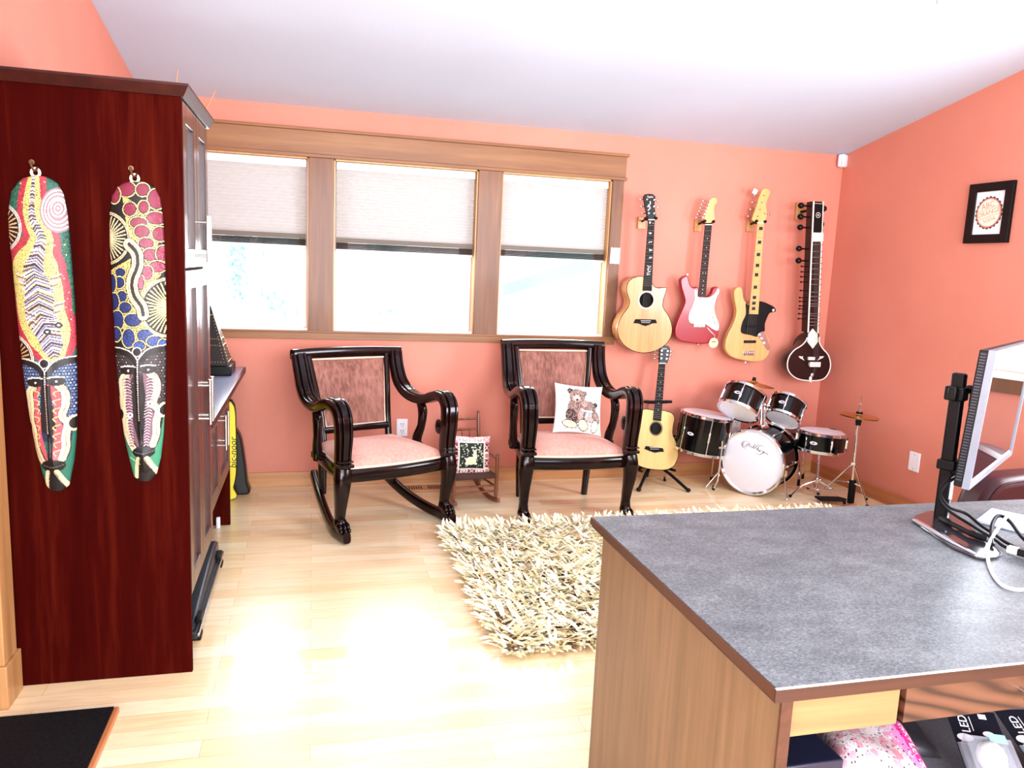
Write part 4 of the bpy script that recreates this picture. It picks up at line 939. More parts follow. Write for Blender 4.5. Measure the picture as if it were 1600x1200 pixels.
SI_sp=[(-0.137,0.6641),(-0.1353,0.6276),(-0.1341,0.5944),(-0.13,0.5589),(-0.1272,0.501),(-0.1281,0.4528),(-0.1251,0.4271),(-0.1217,0.3969),(-0.1232,0.3766),(-0.1219,0.3428),(-0.1206,0.3089)]
SI_leaf=[(-0.0289,0.2464),(0.0134,0.2097),(0.0238,0.156),(-0.0124,0.106),(-0.0612,0.1544),(-0.0583,0.2082)]
SI_br=[(-0.0189,0.0379),(0.0,0.0),(-0.0963,0.0392),(0.0638,0.0413),(0.0036,-0.0753)]
SI_ring=[(-0.0761,1.0075)]
SG_O=(2.2363,4.62,0.1143)
SG_body=[(-0.0216,0.3997),(-0.0889,0.4071),(-0.1205,0.3867),(-0.1299,0.3466),(-0.1277,0.2928),(-0.1427,0.239),(-0.1667,0.2033),(-0.1767,0.1584),(-0.1733,0.086),(-0.1628,0.0585),(-0.1273,0.0304),(-0.0683,0.0108),(0.0097,-0.0002),(0.068,0.0002),(0.1201,0.0202),(0.1503,0.0703),(0.1555,0.1254),(0.1364,0.1899),(0.1151,0.2358),(0.1174,0.2904),(0.1275,0.3447),(0.1103,0.3765),(0.0674,0.3921),(0.0409,0.3976)]
SG_hole=[(-0.0071,0.2762)]
SG_bridge=[(-0.0898,0.1425),(-0.0797,0.1613),(0.042,0.1439),(0.0487,0.12),(0.0196,0.1205),(-0.0167,0.1157),(-0.0532,0.1273)]
SG_fb=[(0.011,0.7109),(0.0568,0.7114),(0.0275,0.3256),(-0.0307,0.3324)]
SG_head=[(0.0183,0.8209),(0.0364,0.8326),(0.0775,0.8307),(0.091,0.8177),(0.0899,0.7736),(0.0728,0.7143),(0.0127,0.7136),(0.0149,0.7814)]
SG_pegs=[(0.0278,0.7974),(0.026,0.7728),(0.0243,0.7463),(0.0709,0.7954),(0.0662,0.7707),(0.0617,0.7442)]
m_spruce = wood('spruce_top', S(198,130,80), S(222,162,108), 'Z', 70, 0.25, 0.2)
m_spruce2 = wood('pale_spruce_top', S(214,180,108), S(230,200,132), 'Z', 70, 0.45, 0.05)
m_side = wood('koa_side', S(150,92,48), S(206,142,86), 'Z', 40, 0.2, 0.6)
m_sapele = wood('sapele_side', S(70,36,22), S(110,60,36), 'Z', 40, 0.4, 0.2)
m_ebony = plain('ebony', S(10,8,8), 0.6, var=0.2, spec=0.15); m_rose = wood('rosewood_board', S(26,14,12), S(54,30,24), 'Z', 50, 0.6, 0.0, spec=0.15)
m_str = plain('string_wire', S(120,116,112), 0.5, 0.6); m_fret = plain('fret_wire', S(150,146,140), 0.45, 0.7)
m_maple = wood('maple_neck', S(200,158,88), S(220,184,116), 'Z', 60, 0.4, 0.1); m_ash = wood('ash_body', S(196,148,88), S(220,176,114), 'Z', 46, 0.35, 0.15)
m_red = plain('fiesta_red', S(150,10,30), 0.3, coat=0.15, var=0.03); m_pick = plain('white_pickguard', S(220,216,208), 0.35, var=0.01)
m_pearl = plain('pearl_inlay', S(236,236,228), 0.25); m_cav = plain('dark_cavity', S(18,13,11), 0.9)
m_nick = plain('nickel', S(190,188,184), 0.2, 1.0); m_blk = plain('black_rubber', S(8,8,9), 0.6, spec=0.2)
m_sunw = wood('hanger_block', S(176,122,70), S(210,158,100), 'X', 40, 0.5)
m_rosette = plain('rosette_ring', S(232,214,190), 0.35)
def sm(pts, n=4): return [(p.x, p.y) for p in catmull([(a, b, 0) for a, b in pts], n)]
def fr_at(O, tilt=None):
    def f(x, z, y): 
        p = Vector((x, y, z)); 
        if tilt is not None: p = tilt @ p
        return Vector(O)+p
    return f
def plate_hole(mb, out, hole, y, f, mat=0):
    A = [Vector((p[0], p[1], 0)) for p in out]; B = [Vector((p[0], p[1], 0)) for p in hole]
    tr = geometry.tessellate_polygon([A, B]); al = out+hole
    fs = []
    for t in tr:
        a, b, c = [al[i] for i in t]; cr = (b[0]-a[0])*(c[1]-a[1])-(b[1]-a[1])*(c[0]-a[0])
        fs.append(tuple(t) if cr > 0 else tuple(t[::-1]))
    mb.add([f(p[0], p[1], y) for p in al], fs, mat)
def quad_lerp(fb, v, u):   # fb: tl,tr,br,bl  v from top, u from left
    l = Vector(fb[0]).lerp(Vector(fb[3]), v); r = Vector(fb[1]).lerp(Vector(fb[2]), v); return l.lerp(r, u)
def neck_parts(root, f, fb, nfr, scale_frac, yfb, neck_mat, board_mat, neck_end, nstr, bridge_z, bridge_xs, inlays, head_out, head_mat, pegs, text=None, hy=0.0, strings=True):
    # neck shaft
    tl, tr, br, bl = [Vector(p) for p in fb]; mb = MB(); R = []
    for v in [k/8 for k in range(9)]:
        vv = v*neck_end; a, b = quad_lerp(fb, vv, 0), quad_lerp(fb, vv, 1); c = (a+b)/2; w = (b-a).length/2; row = []
        for k in range(13): 
            an = PI*k/12; row.append(f(c.x+w*math.cos(PI-an)*0.985, c.y, yfb+.004+.020*math.sin(an)))
        R.append(row)
    mb.rings(R, True, True); mb.build('neck', neck_mat, root, smooth=50)
    board = MB().prism([tuple(p) for p in fb], yfb, yfb+.005, 0, f).build('fingerboard', board_mat, root, smooth=0)
    for k in range(1, nfr+1):
        d = (1-2**(-k/12))/scale_frac
        if d > 0.99: break
        a, b = quad_lerp(fb, d, .01), quad_lerp(fb, d, .99); mb = MB(); mb.tube([f(a.x,a.y,yfb-.0002), f(b.x,b.y,yfb-.0002)], .0008, 6); mb.build('fret', m_fret, board)
    if inlays: inlays(board)
    a, b = quad_lerp(fb, 0, 0), quad_lerp(fb, 0, 1); MB().prism([(a.x,a.y),(b.x,b.y),(b.x,b.y+.005),(a.x,a.y+.005)], yfb-.0015, yfb+.005, 0, f).build('nut', m_pearl, root, smooth=0)
    h = MB().prism(head_out, yfb+.002+hy, yfb+.016+hy, 0, f).build('headstock', head_mat, root, bevel=0.0012)
    if text:
        s, size, tx, tz, rot, tm = text; M = Matrix.Translation(f(tx, tz, yfb+.0014+hy)) @ Matrix(((1,0,0,0),(0,0,-1,0),(0,1,0,0),(0,0,0,1))) @ Matrix.Rotation(rot, 4, 'Z')
        lab(MB().text(s, size, M).build('lettering', tm, h, smooth=0), 'small lettering on the headstock')
    for (pxx, pz, side) in pegs:
        mb = MB(); mb.cyl(f(pxx,pz,yfb-.012+hy), f(pxx,pz,yfb+.004+hy), .0032, None, 8); mb.cyl(f(pxx,pz,yfb-.001+hy), f(pxx,pz,yfb+.003+hy), .0052, None, 12)
        if side:
            mb.cyl(f(pxx+side*.006,pz-.001,yfb+.02+hy), f(pxx+side*.032,pz-.001,yfb+.02+hy), .0028, None, 8); c = f(pxx+side*.036,pz-.001,yfb+.02+hy); mb.ell(c, .0095,.0042,.0072,10,6)
        mb.build('tuning_peg', m_nick, root)
    if strings:
        for k in range(nstr):
            u = .1+.8*k/(nstr-1); a = quad_lerp(fb, 0, u); xb = bridge_xs[0]+(bridge_xs[1]-bridge_xs[0])*k/(nstr-1)
            MB().tube([f(a.x,a.y,yfb-.0022), f(xb,bridge_z,yfb-.004)], .00028+.0002*(nstr-1-k)/nstr, 5).build('string', m_str, root)
def hanger(x, z, ytop, label, wide=.052, bo=0.0):
    t = thing('guitar_hanger', label, 'hanger', (x, D, z), (0,0,0), 'wooden guitar hangers')
    MB().bx(x+bo-.050,x+bo+.006,D-.022,D,z-.06,z+.018).build('wood_block', m_sunw, t, bevel=0.003)
    yf = ytop; mb = MB(); c = x
    mb.tube([(x+bo-.022,D-.02,z-.01),(x+bo-.022,D-.05,z-.005),(x-.03,yf+.03,z)], .007, 8)
    pts = [(x-wide*.5-.006,yf-.012,z+.006),(x-wide*.5-.004,yf+.02,z),(x-.015,yf+.035,z-.002),(x+.015,yf+.035,z-.002),(x+wide*.5+.004,yf+.02,z),(x+wide*.5+.006,yf-.012,z+.006)]
    mb.tube(catmull(pts, 4, False), .0095, 10); mb.build('padded_yoke', m_blk, t)
# ---------------------------------------------------------------- acoustic guitars
def acoustic(name, label, O, body, hole, hr, bridge, fb, head, pegs, depth, top_m, side_m, small=False, tilt=None, group=None, cut=True):
    root = thing(name, label, 'guitar', O, (0,0,0)); f = fr_at(O, tilt)
    out = sm(body, 5)
    ar = sum(out[i][0]*out[(i+1)%len(out)][1]-out[(i+1)%len(out)][0]*out[i][1] for i in range(len(out)))
    if ar < 0: out = out[::-1]
    mb = MB(); n = len(out); sides = [[f(p[0]*k, p[1]*k+0.0, y) for p in out] for k, y in ((1,0.0008),(1.0,depth-.006),(.985,depth))]
    mb.rings(sides, True, False); 
    back = MB(); mb.add(sides[2], [tuple(range(n))])
    ins = [[f(p[0]*.975, p[1]*.975, y) for p in out] for y in (0.003, depth-.005)]
    mb.build('body_sides', side_m, root, smooth=50)
    mi = MB(); mi.rings([ins[1], ins[0]], True, False); mi.add(ins[1], [tuple(range(n))[::-1]]); mi.build('body_inside', m_cav, root, smooth=50)
    tp = MB(); hc = circ(hole, hr, 40); plate_hole(tp, out, hc, 0.0, f); plate_hole(tp, [(p[0],p[1]) for p in out], hc, 0.003, f)
    top = tp.build('soundboard', top_m, root, smooth=0)
    m = MB(); m.tube([f(p[0], p[1], .0006) for p in out], .0022, 6, 0, True); lab(m.build('binding', m_ebony, root), 'dark edge binding')
    m = MB(); ra, rb = (hr+.001, hr+.010) if not small else (hr+.002, hr+.006)
    A = [f(p[0],p[1],-.0006) for p in circ(hole, rb, 40)]; B = [f(p[0],p[1],-.0006) for p in circ(hole, ra, 40)]; m.rings([A,B], True, False); m.build('rosette', m_rosette if not small else m_ebony, top, smooth=0)
    bz = [p[1] for p in bridge]; bxs = [p[0] for p in bridge]
    br = MB().prism(sm(bridge, 1), -.008, .001, 0, f).build('bridge', m_ebony, root, bevel=0.002)
    zc = max(bz)-.010; xc = (max(bxs)+min(bxs))/2
    MB().prism([(xc-.036,zc-.0015),(xc+.036,zc-.0005),(xc+.036,zc+.002),(xc-.036,zc+.001)], -.0115, -.007, 0, f).build('saddle', m_pearl, br, smooth=0)
    mp = MB(); 
    for k in range(6): mp.cyl(f(xc-.027+.0108*k, zc-.011, -.010), f(xc-.027+.0108*k, zc-.011, -.007), .0026, None, 8)
    mp.build('bridge_pins', m_pearl, br)
    def inl(board):
        mb = MB()
        for k, fr in enumerate((1,3,5,7,9,12,13,14,15) if not small else (3,5,7,9,12,15)):
            d = (1-2**(-(fr-.5)/12))/(.74 if not small else .70)
            if d > .97: continue
            c = quad_lerp(fb, d, .5)
            if small: mb.ell(f(c.x,c.y,-.0062), .0030,.0008,.0030,8,4)
            else:
                for q in range(3 if fr < 12 else 4): mb.ell(f(c.x+rng.uniform(-.014,.014), c.y+rng.uniform(-.005,.005), -.0062), .0036+.003*rng.random(), .0008, .002+.0028*rng.random(), 8, 4)
        mb.build('inlays', m_pearl, board)
    hx = [p[0] for p in head]; hz = [p[1] for p in head]; cx = (min(hx)+max(hx))/2
    neck_parts(root, f, fb, 20 if not small else 19, .74 if not small else .70, -.006, m_sapele if small else m_side, m_ebony, .70 if not small else .72, 6, zc, (xc-.027, xc+.027), inl, head, m_gloss, [(p[0], p[1], -1 if p[0] < cx else 1) for p in pegs], ('Taylor', .017 if not small else .015, cx-.002, max(hz)-.020, math.radians(3), m_pearl))
    if not small:
        mb = MB(); 
        for q in range(9): mb.ell(f(cx-.004+rng.uniform(-.007,.007), max(hz)-.05-.06*q/9, -.0048), .004,.0008,.004,8,4)
        lab(mb.build('headstock_inlay', m_pearl, root), 'pearl inlay on the headstock')
    return root
acoustic('acoustic_guitar', 'cutaway acoustic guitar with natural top hanging on the wall beside the window', AC_O, AC_body, AC_hole[0], .050, AC_bridge, AC_fb, AC_head, AC_pegs, .105, m_spruce, m_side)
hanger(AC_O[0]-.010, AC_O[2]+.676, AC_O[1]-.002, 'black padded hanger on a wooden block holding the cutaway acoustic guitar', .052, .025)
tl = Matrix.Rotation(math.radians(-9), 3, 'X')
acoustic('travel_guitar', 'small pale acoustic guitar standing on a black stand between armchair and drums', SG_O, SG_body, SG_hole[0], .043, SG_bridge, SG_fb, SG_head, SG_pegs, .085, m_spruce2, m_sapele, True, tl)
lab_disc = None
# stand for the small guitar
gs = thing('guitar_stand', 'black folding guitar stand holding the small pale guitar', 'guitar stand', (2.25, 4.74, 0))
sx, syy = 2.262, 4.735
f = fr_at(SG_O, tl)
mb = MB(); mb.tube([(2.262,4.745,.14), (2.292,4.80,.56)], .011, 10); mb.build('upright', m_blk, gs)
mb = MB(); a = f(.005,.455,.045); mb.tube([f(-.075,.455,.030), f(-.02,.452,.045), f(.04,.452,.045), f(.092,.455,.030)], .011, 10); mb.tube([f(-.075,.455,.030), f(-.080,.456,-.012)], .010, 8); mb.tube([f(.092,.455,.030), f(.097,.456,-.012)], .010, 8)
mb.tube([f(-.080,.456,-.012), f(.097,.456,-.012)], .0075, 8); mb.build('neck_yoke', m_blk, gs)
mb = MB(); mb.tube([(2.12,4.60,.112),(2.13,4.70,.098),(2.262,4.745,.135),(2.36,4.70,.098),(2.36,4.60,.112)], .009, 10); mb.build('cradle', m_blk, gs)
for p in ((2.40,4.47,.012),(2.07,4.52,.012),(2.27,4.845,.012)):
    mb = MB(); mb.tube([(2.262,4.745,.14), ((2.262+p[0])/2,(4.745+p[1])/2,.085), p], .0105, 10); lg = mb.build('leg', m_blk, gs)
    MB().ell((p[0],p[1],.014), .017,.017,.014,10,6).build('rubber_foot', m_black, lg)
# ---------------------------------------------------------------- solid body guitars
def solid(root, f, body, mat, depth=.042):
    out = sm(body, 4); return MB().prism(out, 0, depth, 0, f).build('body', mat, root, bevel=0.007, seg=4)
O = EG_O; f = fr_at(O); eg = thing('electric_guitar', 'red electric guitar with white pickguard and round cream tag hanging on the wall', 'guitar', O)
solid(eg, f, EG_body, m_red)
gd = MB().prism(sm(EG_guard, 4), -.0022, .001, 0, f).build('pickguard', m_pick, eg, bevel=0.0008)
for k, (x, z) in enumerate(EG_pick):
    mb = MB(); mb.prism([(x-.036,z-.009),(x+.036,z-.009+(.012 if k == 2 else .002)),(x+.036,z+.008+(.012 if k == 2 else .002)),(x-.036,z+.008)], -.008, -.001, 0, f); pu = mb.build('pickup', m_pick, gd, bevel=0.004)
    mb = MB(); [mb.cyl(f(x-.026+.0104*q, z+(.0024*q if k == 2 else 0), -.0092), f(x-.026+.0104*q, z+(.0024*q if k == 2 else 0), -.006), .0024, None, 8) for q in range(6)]; mb.build('pole_pieces', m_nick, pu)
for x, z in ((.098,.055),(.116,.022),(.134,-.012)): MB().cyl(f(x,z,-.016), f(x,z,-.001), .0095, .011, 16).build('knob', m_pick, gd)
bx_, bz_ = EG_bridge[0]
mb = MB(); mb.prism([(bx_-.040,bz_-.012),(bx_+.042,bz_-.012),(bx_+.042,bz_+.016),(bx_-.040,bz_+.016)], -.006, .001, 0, f)
for q in range(6): mb.prism([(bx_-.034+.0115*q,bz_-.008),(bx_-.026+.0115*q,bz_-.008),(bx_-.026+.0115*q,bz_+.010),(bx_-.034+.0115*q,bz_+.010)], -.011, -.005, 0, f)
mb.build('bridge', m_nick, eg, bevel=0.001)
x, z = EG_jack[0]; mb = MB(); mb.prism([(x+.021*math.cos(a)*math.cos(.9)-.032*math.sin(a)*math.sin(.9), z-.021*math.cos(a)*math.sin(.9)-.032*math.sin(a)*math.cos(.9)*-1) for a in [2*PI*k/20 for k in range(20)]], -.003, .001, 0, f); mb.build('jack_plate', m_nick, eg)
mb = MB(); [mb.cyl(f(a, b, -.003), f(a, b, .02), .005, None, 10) for a, b in ((-.100,.300),(.02,-.164))]; mb.build('strap_button', m_nick, eg)
def dotsi(fb, sf, pos, r, y, mat):
    def inl(board):
        mb = MB()
        for fr in pos:
            d = (1-2**(-(fr-.5)/12))/sf
            if d > .97: continue
            for u in ((.5,) if fr != 12 else (.3,.7)): c = quad_lerp(fb, d, u); mb.ell(f(c.x,c.y,y), r,.0006,r,8,4)
        mb.build('inlays', mat, board)
    return inl
neck_parts(eg, f, EG_fb, 22, .73, -.006, m_maple, m_rose, .93, 6, bz_, (bx_-.028, bx_+.028), dotsi(EG_fb, .73, (3,5,7,9,12,15,17,19,21), .003, -.0064, m_pearl), sm(EG_head, 3), m_maple, [(p[0]+.012, p[1], -1) for p in EG_tun], None, 0.004)
hanger(EG_O[0]+.026, EG_O[2]+.650, EG_O[1], 'black padded hanger on a wooden block holding the red guitar', .052, .0)
x, z = EG_tag[0]; tg = thing('paper_tag', 'round cream paper tag hanging from the red guitar', 'tag', f(x, z, -.012))
MB().prism(circ((x,z), .034, 28), -.0125, -.011, 0, f).build('tag_disc', plain('tag_paper', S(244,226,168), 0.6), tg, smooth=0)
Mx = Matrix(((1,0,0,0),(0,0,-1,0),(0,1,0,0),(0,0,0,1)))
mb = MB(); mb.prism([(x-.016,z+.006),(x,z+.014),(x+.016,z+.006),(x+.013,z+.002),(x,z+.008),(x-.013,z+.002)], -.0131, -.0124, 0, f); mb.tube([f(x-.008,z-.008,-.0128), f(x+.008,z-.008,-.0128)], .001, 5); lab(mb.build('tag_print', m_black, tg, smooth=0), 'small black print')
MB().tube([f(x+.003,z+.032,-.012), f(x+.004,z+.05,-.014), f(.105,-.07,.001)], .0012, 6).build('tag_string', m_pearl, tg)
# bass
O = BG_O; f = fr_at(O); bg_ = thing('bass_guitar', 'natural wood bass guitar with black pickguard hanging between red guitar and sitar', 'guitar', O)
solid(bg_, f, BG_body, m_ash)
MB().prism(sm(BG_guard, 3), -.0025, .001, 0, f).build('pickguard', m_gloss, bg_, bevel=0.0008)
pl = MB().prism(sm(BG_plate, 3), -.003, .001, 0, f).build('control_plate', m_chrome, bg_, bevel=0.0008)
for x, z in BG_knob: MB().cyl(f(x,z,-.018), f(x,z,-.002), .011, .012, 16).build('knob', m_chrome, pl)
for x, z in (BG_pick[0], (.010,.075)):
    MB().prism([(x-.046,z-.010),(x+.046,z-.008),(x+.046,z+.011),(x-.046,z+.009)], -.010, 0, 0, f).build('pickup', m_blk, bg_, bevel=0.004)
x, z = BG_bridge[0]; mb = MB(); mb.prism([(x-.042,z-.016),(x+.042,z-.014),(x+.042,z+.018),(x-.042,z+.016)], -.004, .001, 0, f)
for q in range(5): mb.prism([(x-.036+.0155*q,z-.012),(x-.026+.0155*q,z-.012),(x-.026+.0155*q,z+.014),(x-.036+.0155*q,z+.014)], -.012, -.003, 0, f)
mb.build('bridge', m_chrome, bg_, bevel=0.001)
mb = MB(); x, z = BG_btn[0]; mb.cyl(f(x,z,-.004), f(x,z,.001), .009, None, 14); mb.cyl(f(.0,-.172,.02), f(.0,-.184,.02), .005, None, 10); mb.build('strap_button', m_pearl, bg_)
def blk(board):
    mb = MB()
    for x, z in BG_blk: w = .013; mb.prism([(x-w,z-.011),(x+w,z-.010),(x+w,z+.011),(x-w,z+.010)], -.0066, -.0058, 0, f)
    lab(mb.build('inlays', m_black, board, smooth=0), 'black block inlays')
neck_parts(bg_, f, BG_fb, 20, .695, -.006, m_maple, m_maple, .90, 5, BG_bridge[0][1]+.01, (BG_bridge[0][0]-.032, BG_bridge[0][0]+.032), blk, sm(BG_head, 3), m_maple, [(p[0], p[1], (-1.6 if k < 4 else 1.2)) for k, p in enumerate(BG_pegf)], None, 0.004)
hanger(BG_O[0]+.005, BG_O[2]+.778, BG_O[1], 'black padded hanger on a wooden block holding the bass guitar', .054, .012)
x, z = BG_tun[0]; tg = tag(MB().prism([(x-.024,z-.008),(x+.006,z-.020),(x+.022,z+.010),(x-.008,z+.024)], .012, .0128, 0, f).build('price_tag', m_pick, None, f(x, z, .012)), 'small white paper tag on a tuning key of the bass guitar', 'tag')
# ---------------------------------------------------------------- sitar
O = SI_O; f = fr_at(O); si = thing('sitar', 'dark sitar with round gourd body and black pegs hanging in the corner', 'sitar', O)
m_gourd = plain('dark_gourd', S(20,6,5), 0.25, coat=0.1, spec=0.3, var=0.2); m_bone = plain('bone_edge', S(226,222,212), 0.4); m_tali = wood('dark_teak', S(20,6,5), S(44,14,11), 'Z', 40, 0.35, 0.1, spec=0.25)
out = sm(SI_body, 4); 
ar = sum(out[i][0]*out[(i+1)%len(out)][1]-out[(i+1)%len(out)][0]*out[i][1] for i in range(len(out)))
if ar < 0: out = out[::-1]
MB().prism(out, 0, .006, 0, f).build('face_plate', m_tali, si, bevel=0.002)
mb = MB(); R = []
for k in range(9):
    a = PI/2*k/8; s = math.cos(a)**0.8 if k < 8 else .03; d = .006+.195*math.sin(a); R.append([f(-.026+(p[0]+.026)*s, -.0+(p[1])*s if True else 0, d) for p in out])
mb.rings(R, True, True); mb.build('gourd', m_gourd, si, smooth=70)
mb = MB(); mb.tube([f(p[0], p[1], -.001) for p in out if p[1] < .19], .0042, 8, 0, False); lab(mb.build('binding', m_bone, si), 'pale edge binding')
nk = SI_neck; MB().prism([nk[0], nk[1], nk[2], nk[3]], .004, .075, 0, f).build('neck', m_tali, si, bevel=0.006)
MB().prism(SI_board, .001, .004, 0, f).build('fret_board', m_tali, si, smooth=0)
mb = MB()
for a, b in ((nk[0], nk[3]), (nk[1], nk[2])): mb.tube([f(a[0]+(.006 if a == nk[0] else -.006), a[1], .003), f(b[0]+(.006 if a == nk[0] else -.006), b[1]-.0, .003)], .0055, 8)
lab(mb.build('edge_strips', m_bone, si), 'pale strips along the neck')
MB().prism(SI_nut, -.006, .006, 0, f).build('nut_plate', m_bone, si, bevel=0.002)
mb = MB(); mb.prism(SI_headd, -.001, .003, 0, f); mb.build('head_plate', m_gloss, si, smooth=0)
mb = MB(); x, z = SI_ring[0]; A = [f(p[0],p[1],-.0018) for p in circ((x,z), .018, 24)]; B = [f(p[0],p[1],-.0018) for p in circ((x,z), .015, 24)]; mb.rings([A,B], True, False); mb.ell(f(x,z,-.0015), .006,.001,.006,8,4)
for k in range(6): mb.ell(f(-.113+.0135*k, 1.083, -.0018), .004,.001,.003,8,4)
mb.build('head_inlay', m_bone, si)
for x, z in SI_fret:
    k = max(0, min(1, (z-.21)/(1.09-.21))); w = .040-.002*(1-k); mb = MB()
    mb.tube(catmull([f(x-w, z-.002, .004), f(x-w*.8, z-.001, -.012), f(x, z, -.018), f(x+w*.8, z+.001, -.012), f(x+w, z+.002, .004)], 3, False), .0022, 6); mb.build('fret', m_nick, si)
def peg(x, z, s, r, L, y=.035):
    mb = MB(); mb.tube([f(x+s*L, z, y), f(x+s*.012, z, y), f(x, z, y)], [.0045,.006,.008], 10); mb.ell(f(x-s*.010, z, y), r*1.05, r, r, 14, 8); mb.ell(f(x-s*.010-s*r*1.05, z, y), .004,.004,.004, 8, 4); mb.build('tuning_peg', m_gloss, si)
for x, z in SI_pegL: peg(x, z, 1, .020, .06)
for x, z in SI_pegR: peg(x+.0, z, -1, .020, .03)
for x, z in SI_sp:
    mb = MB(); mb.cyl(f(x, z, .03), f(x+.055, z, .03), .0032, None, 8); mb.ell(f(x-.004, z, .03), .010, .005, .0065, 10, 6); mb.build('sympathetic_peg', m_gloss, si)
MB().prism(SI_leaf, -.004, .002, 0, f).build('leaf_plate', m_bone, si, bevel=0.002)
mb = MB(); x, z = SI_br[1]; mb.prism([(x-.040,z-.017),(x+.044,z-.017),(x+.044,z+.017),(x-.040,z+.017)], -.030, -.020, 0, f); mb.bx(*(f(x-.034,0,0).x, f(x+.038,0,0).x), f(0,0,-.021).y, f(0,0,.001).y, f(0,z-.012,0).z, f(0,z+.012,0).z); mb.build('main_bridge', m_bone, si, bevel=0.002)
mb = MB(); x, z = SI_br[0]; mb.prism([(x-.026,z-.010),(x+.026,z-.010),(x+.026,z+.012),(x-.026,z+.012)], -.014, .001, 0, f); mb.build('small_bridge', m_bone, si, bevel=0.002)
for k, s in ((2,-1),(3,1)):
    x, z = SI_br[k]; mb = MB(); mb.prism([(x-.016*s,z+.012),(x+.022*s,z+.014),(x+.010*s,z+.002),(x-.030*s,z-.016),(x-.012*s,z+.002)][::s], -.0012, .001, 0, f); mb.build('leaf_inlay', m_bone, si, smooth=0)
x, z = SI_br[4]; mb = MB(); mb.ell(f(x,z,-.004), .012,.005,.012,12,6); mb.ell(f(x-.010,z-.026,-.003), .012,.004,.016,12,6); mb.cyl(f(x,-.112,.01), f(x,-.128,.01), .010, None, 12); mb.build('tail_piece', m_bone, si)
for k in range(6): MB().tube([f(-.092+.008*k, .862, -.010), f(-.012+.007*k, SI_br[1][1], -.032), f(.002+.001*k, -.10, -.004)], .00035, 5).build('string', m_str, si)
t = thing('sitar_hook', 'wooden block with peg holding the head of the sitar', 'hanger', (SI_O[0]-.155, D, SI_O[2]+1.04))
MB().bx(SI_O[0]-.105, SI_O[0]-.035, D-.03, D, SI_O[2]+.985, SI_O[2]+1.105).build('wood_block', m_sunw, t, bevel=0.004)
MB().tube([(SI_O[0]-.07, D-.02, SI_O[2]+1.04), (SI_O[0]-.075, SI_O[1]+.085, SI_O[2]+1.045), (SI_O[0]-.08, SI_O[1]+.062, SI_O[2]+1.05)], .009, 8).build('hook_arm', m_blk, t)
# ------------------------------------------------------------------ drum kit
m_head = plain('drum_head', S(240,242,250), 0.35, var=0.01); m_shell = plain('black_shell', S(5,5,6), 0.16, coat=0.15, spec=0.3); m_hoop = plain('chrome_hoop', S(228,228,230), 0.1, 1.0)
m_cym = plain('brass_cymbal', S(206,160,92), 0.28, 0.95, var=0.12, vs=14)
def drum(name, label, cat, c, ax, r, h, nl, lugx=0, badge_dir=None, group=None, head2=True, vis_mount=None):
    """c = centre, ax = axis from bottom to top head"""
    t = thing(name, label, cat, c, (0,0,0), group); F = frame(c, ax, (1,0,0) if abs(Vector(ax).normalized().x) < .9 else (0,1,0)); hh = h/2
    sh = MB(); sh.lathe([(r*.96,-hh+.004),(r,-hh+.006),(r,hh-.006),(r*.96,hh-.004)], F, 48); shell = sh.build('shell', m_shell, t, smooth=40)
    for s in (1,-1):
        pr = [(r*.965, s*(hh-.004)),(r+.012, s*(hh-.012)),(r+.014, s*(hh-.010)),(r+.013, s*(hh+.006)),(r+.005, s*(hh+.009)),(r*.965, s*(hh+.004)),(r*.965, s*(hh-.004))]
        MB().lathe(pr if s > 0 else pr[::-1], F, 48, 0, False).build('hoop', m_hoop, t, smooth=40)
        MB().lathe([(.001, s*(hh+.001)),(r*.97, s*(hh+.001)),(r*.97, s*(hh+.004)),(.001, s*(hh+.004))][::s], F, 48).build('drum_head', m_head, t, smooth=40)
    for k in range(nl):
        a = lugx+2*PI*k/nl; ca, sa = math.cos(a), math.sin(a)
        mb = MB(); mb.cyl(F @ Vector(((r+.012)*ca,(r+.012)*sa,-hh)), F @ Vector(((r+.012)*ca,(r+.012)*sa,hh)), .0032, None, 8)
        p = F @ Vector(((r+.008)*ca,(r+.008)*sa,0)); Rm = (F.to_3x3() @ Matrix.Rotation(a,3,'Z')); mb.box(p, (.016,.013,min(.07,h*.5)), Rm)
        mb.build('lug', m_hoop, t, bevel=0.003)
    if badge_dir is not None:
        d = Vector(badge_dir); axn = Vector(ax).normalized(); d = (d-axn*d.dot(axn)).normalized(); a = Vector(c)+d*(r+.0005); w = axn.cross(d)
        mb = MB(); mb.add([a+w*.024*math.cos(2*PI*k/24)+axn*.0105*math.sin(2*PI*k/24)+d*(.0015-.0000) - d*(r-math.sqrt(max(0,r*r-(.024*math.cos(2*PI*k/24))**2))) for k in range(24)], [tuple(range(24))]); bd_ = lab(mb.build('badge', m_plate, shell, smooth=0), 'oval white badge')
        mb = MB(); mb.add([a+w*x+axn*z+d*(.0024-(r-math.sqrt(r*r-x*x))) for x, z in ((-.017,0),(-.003,.0025),(.002,.007),(.003,.0028),(.017,0),(.003,-.0025),(-.002,-.007),(-.003,-.0028))], [tuple(range(8))]); mb.build('badge_emblem', m_dark, shell, smooth=0)
    return t, F
toC = lambda p: (Vector((0,0,1.42))-Vector(p))
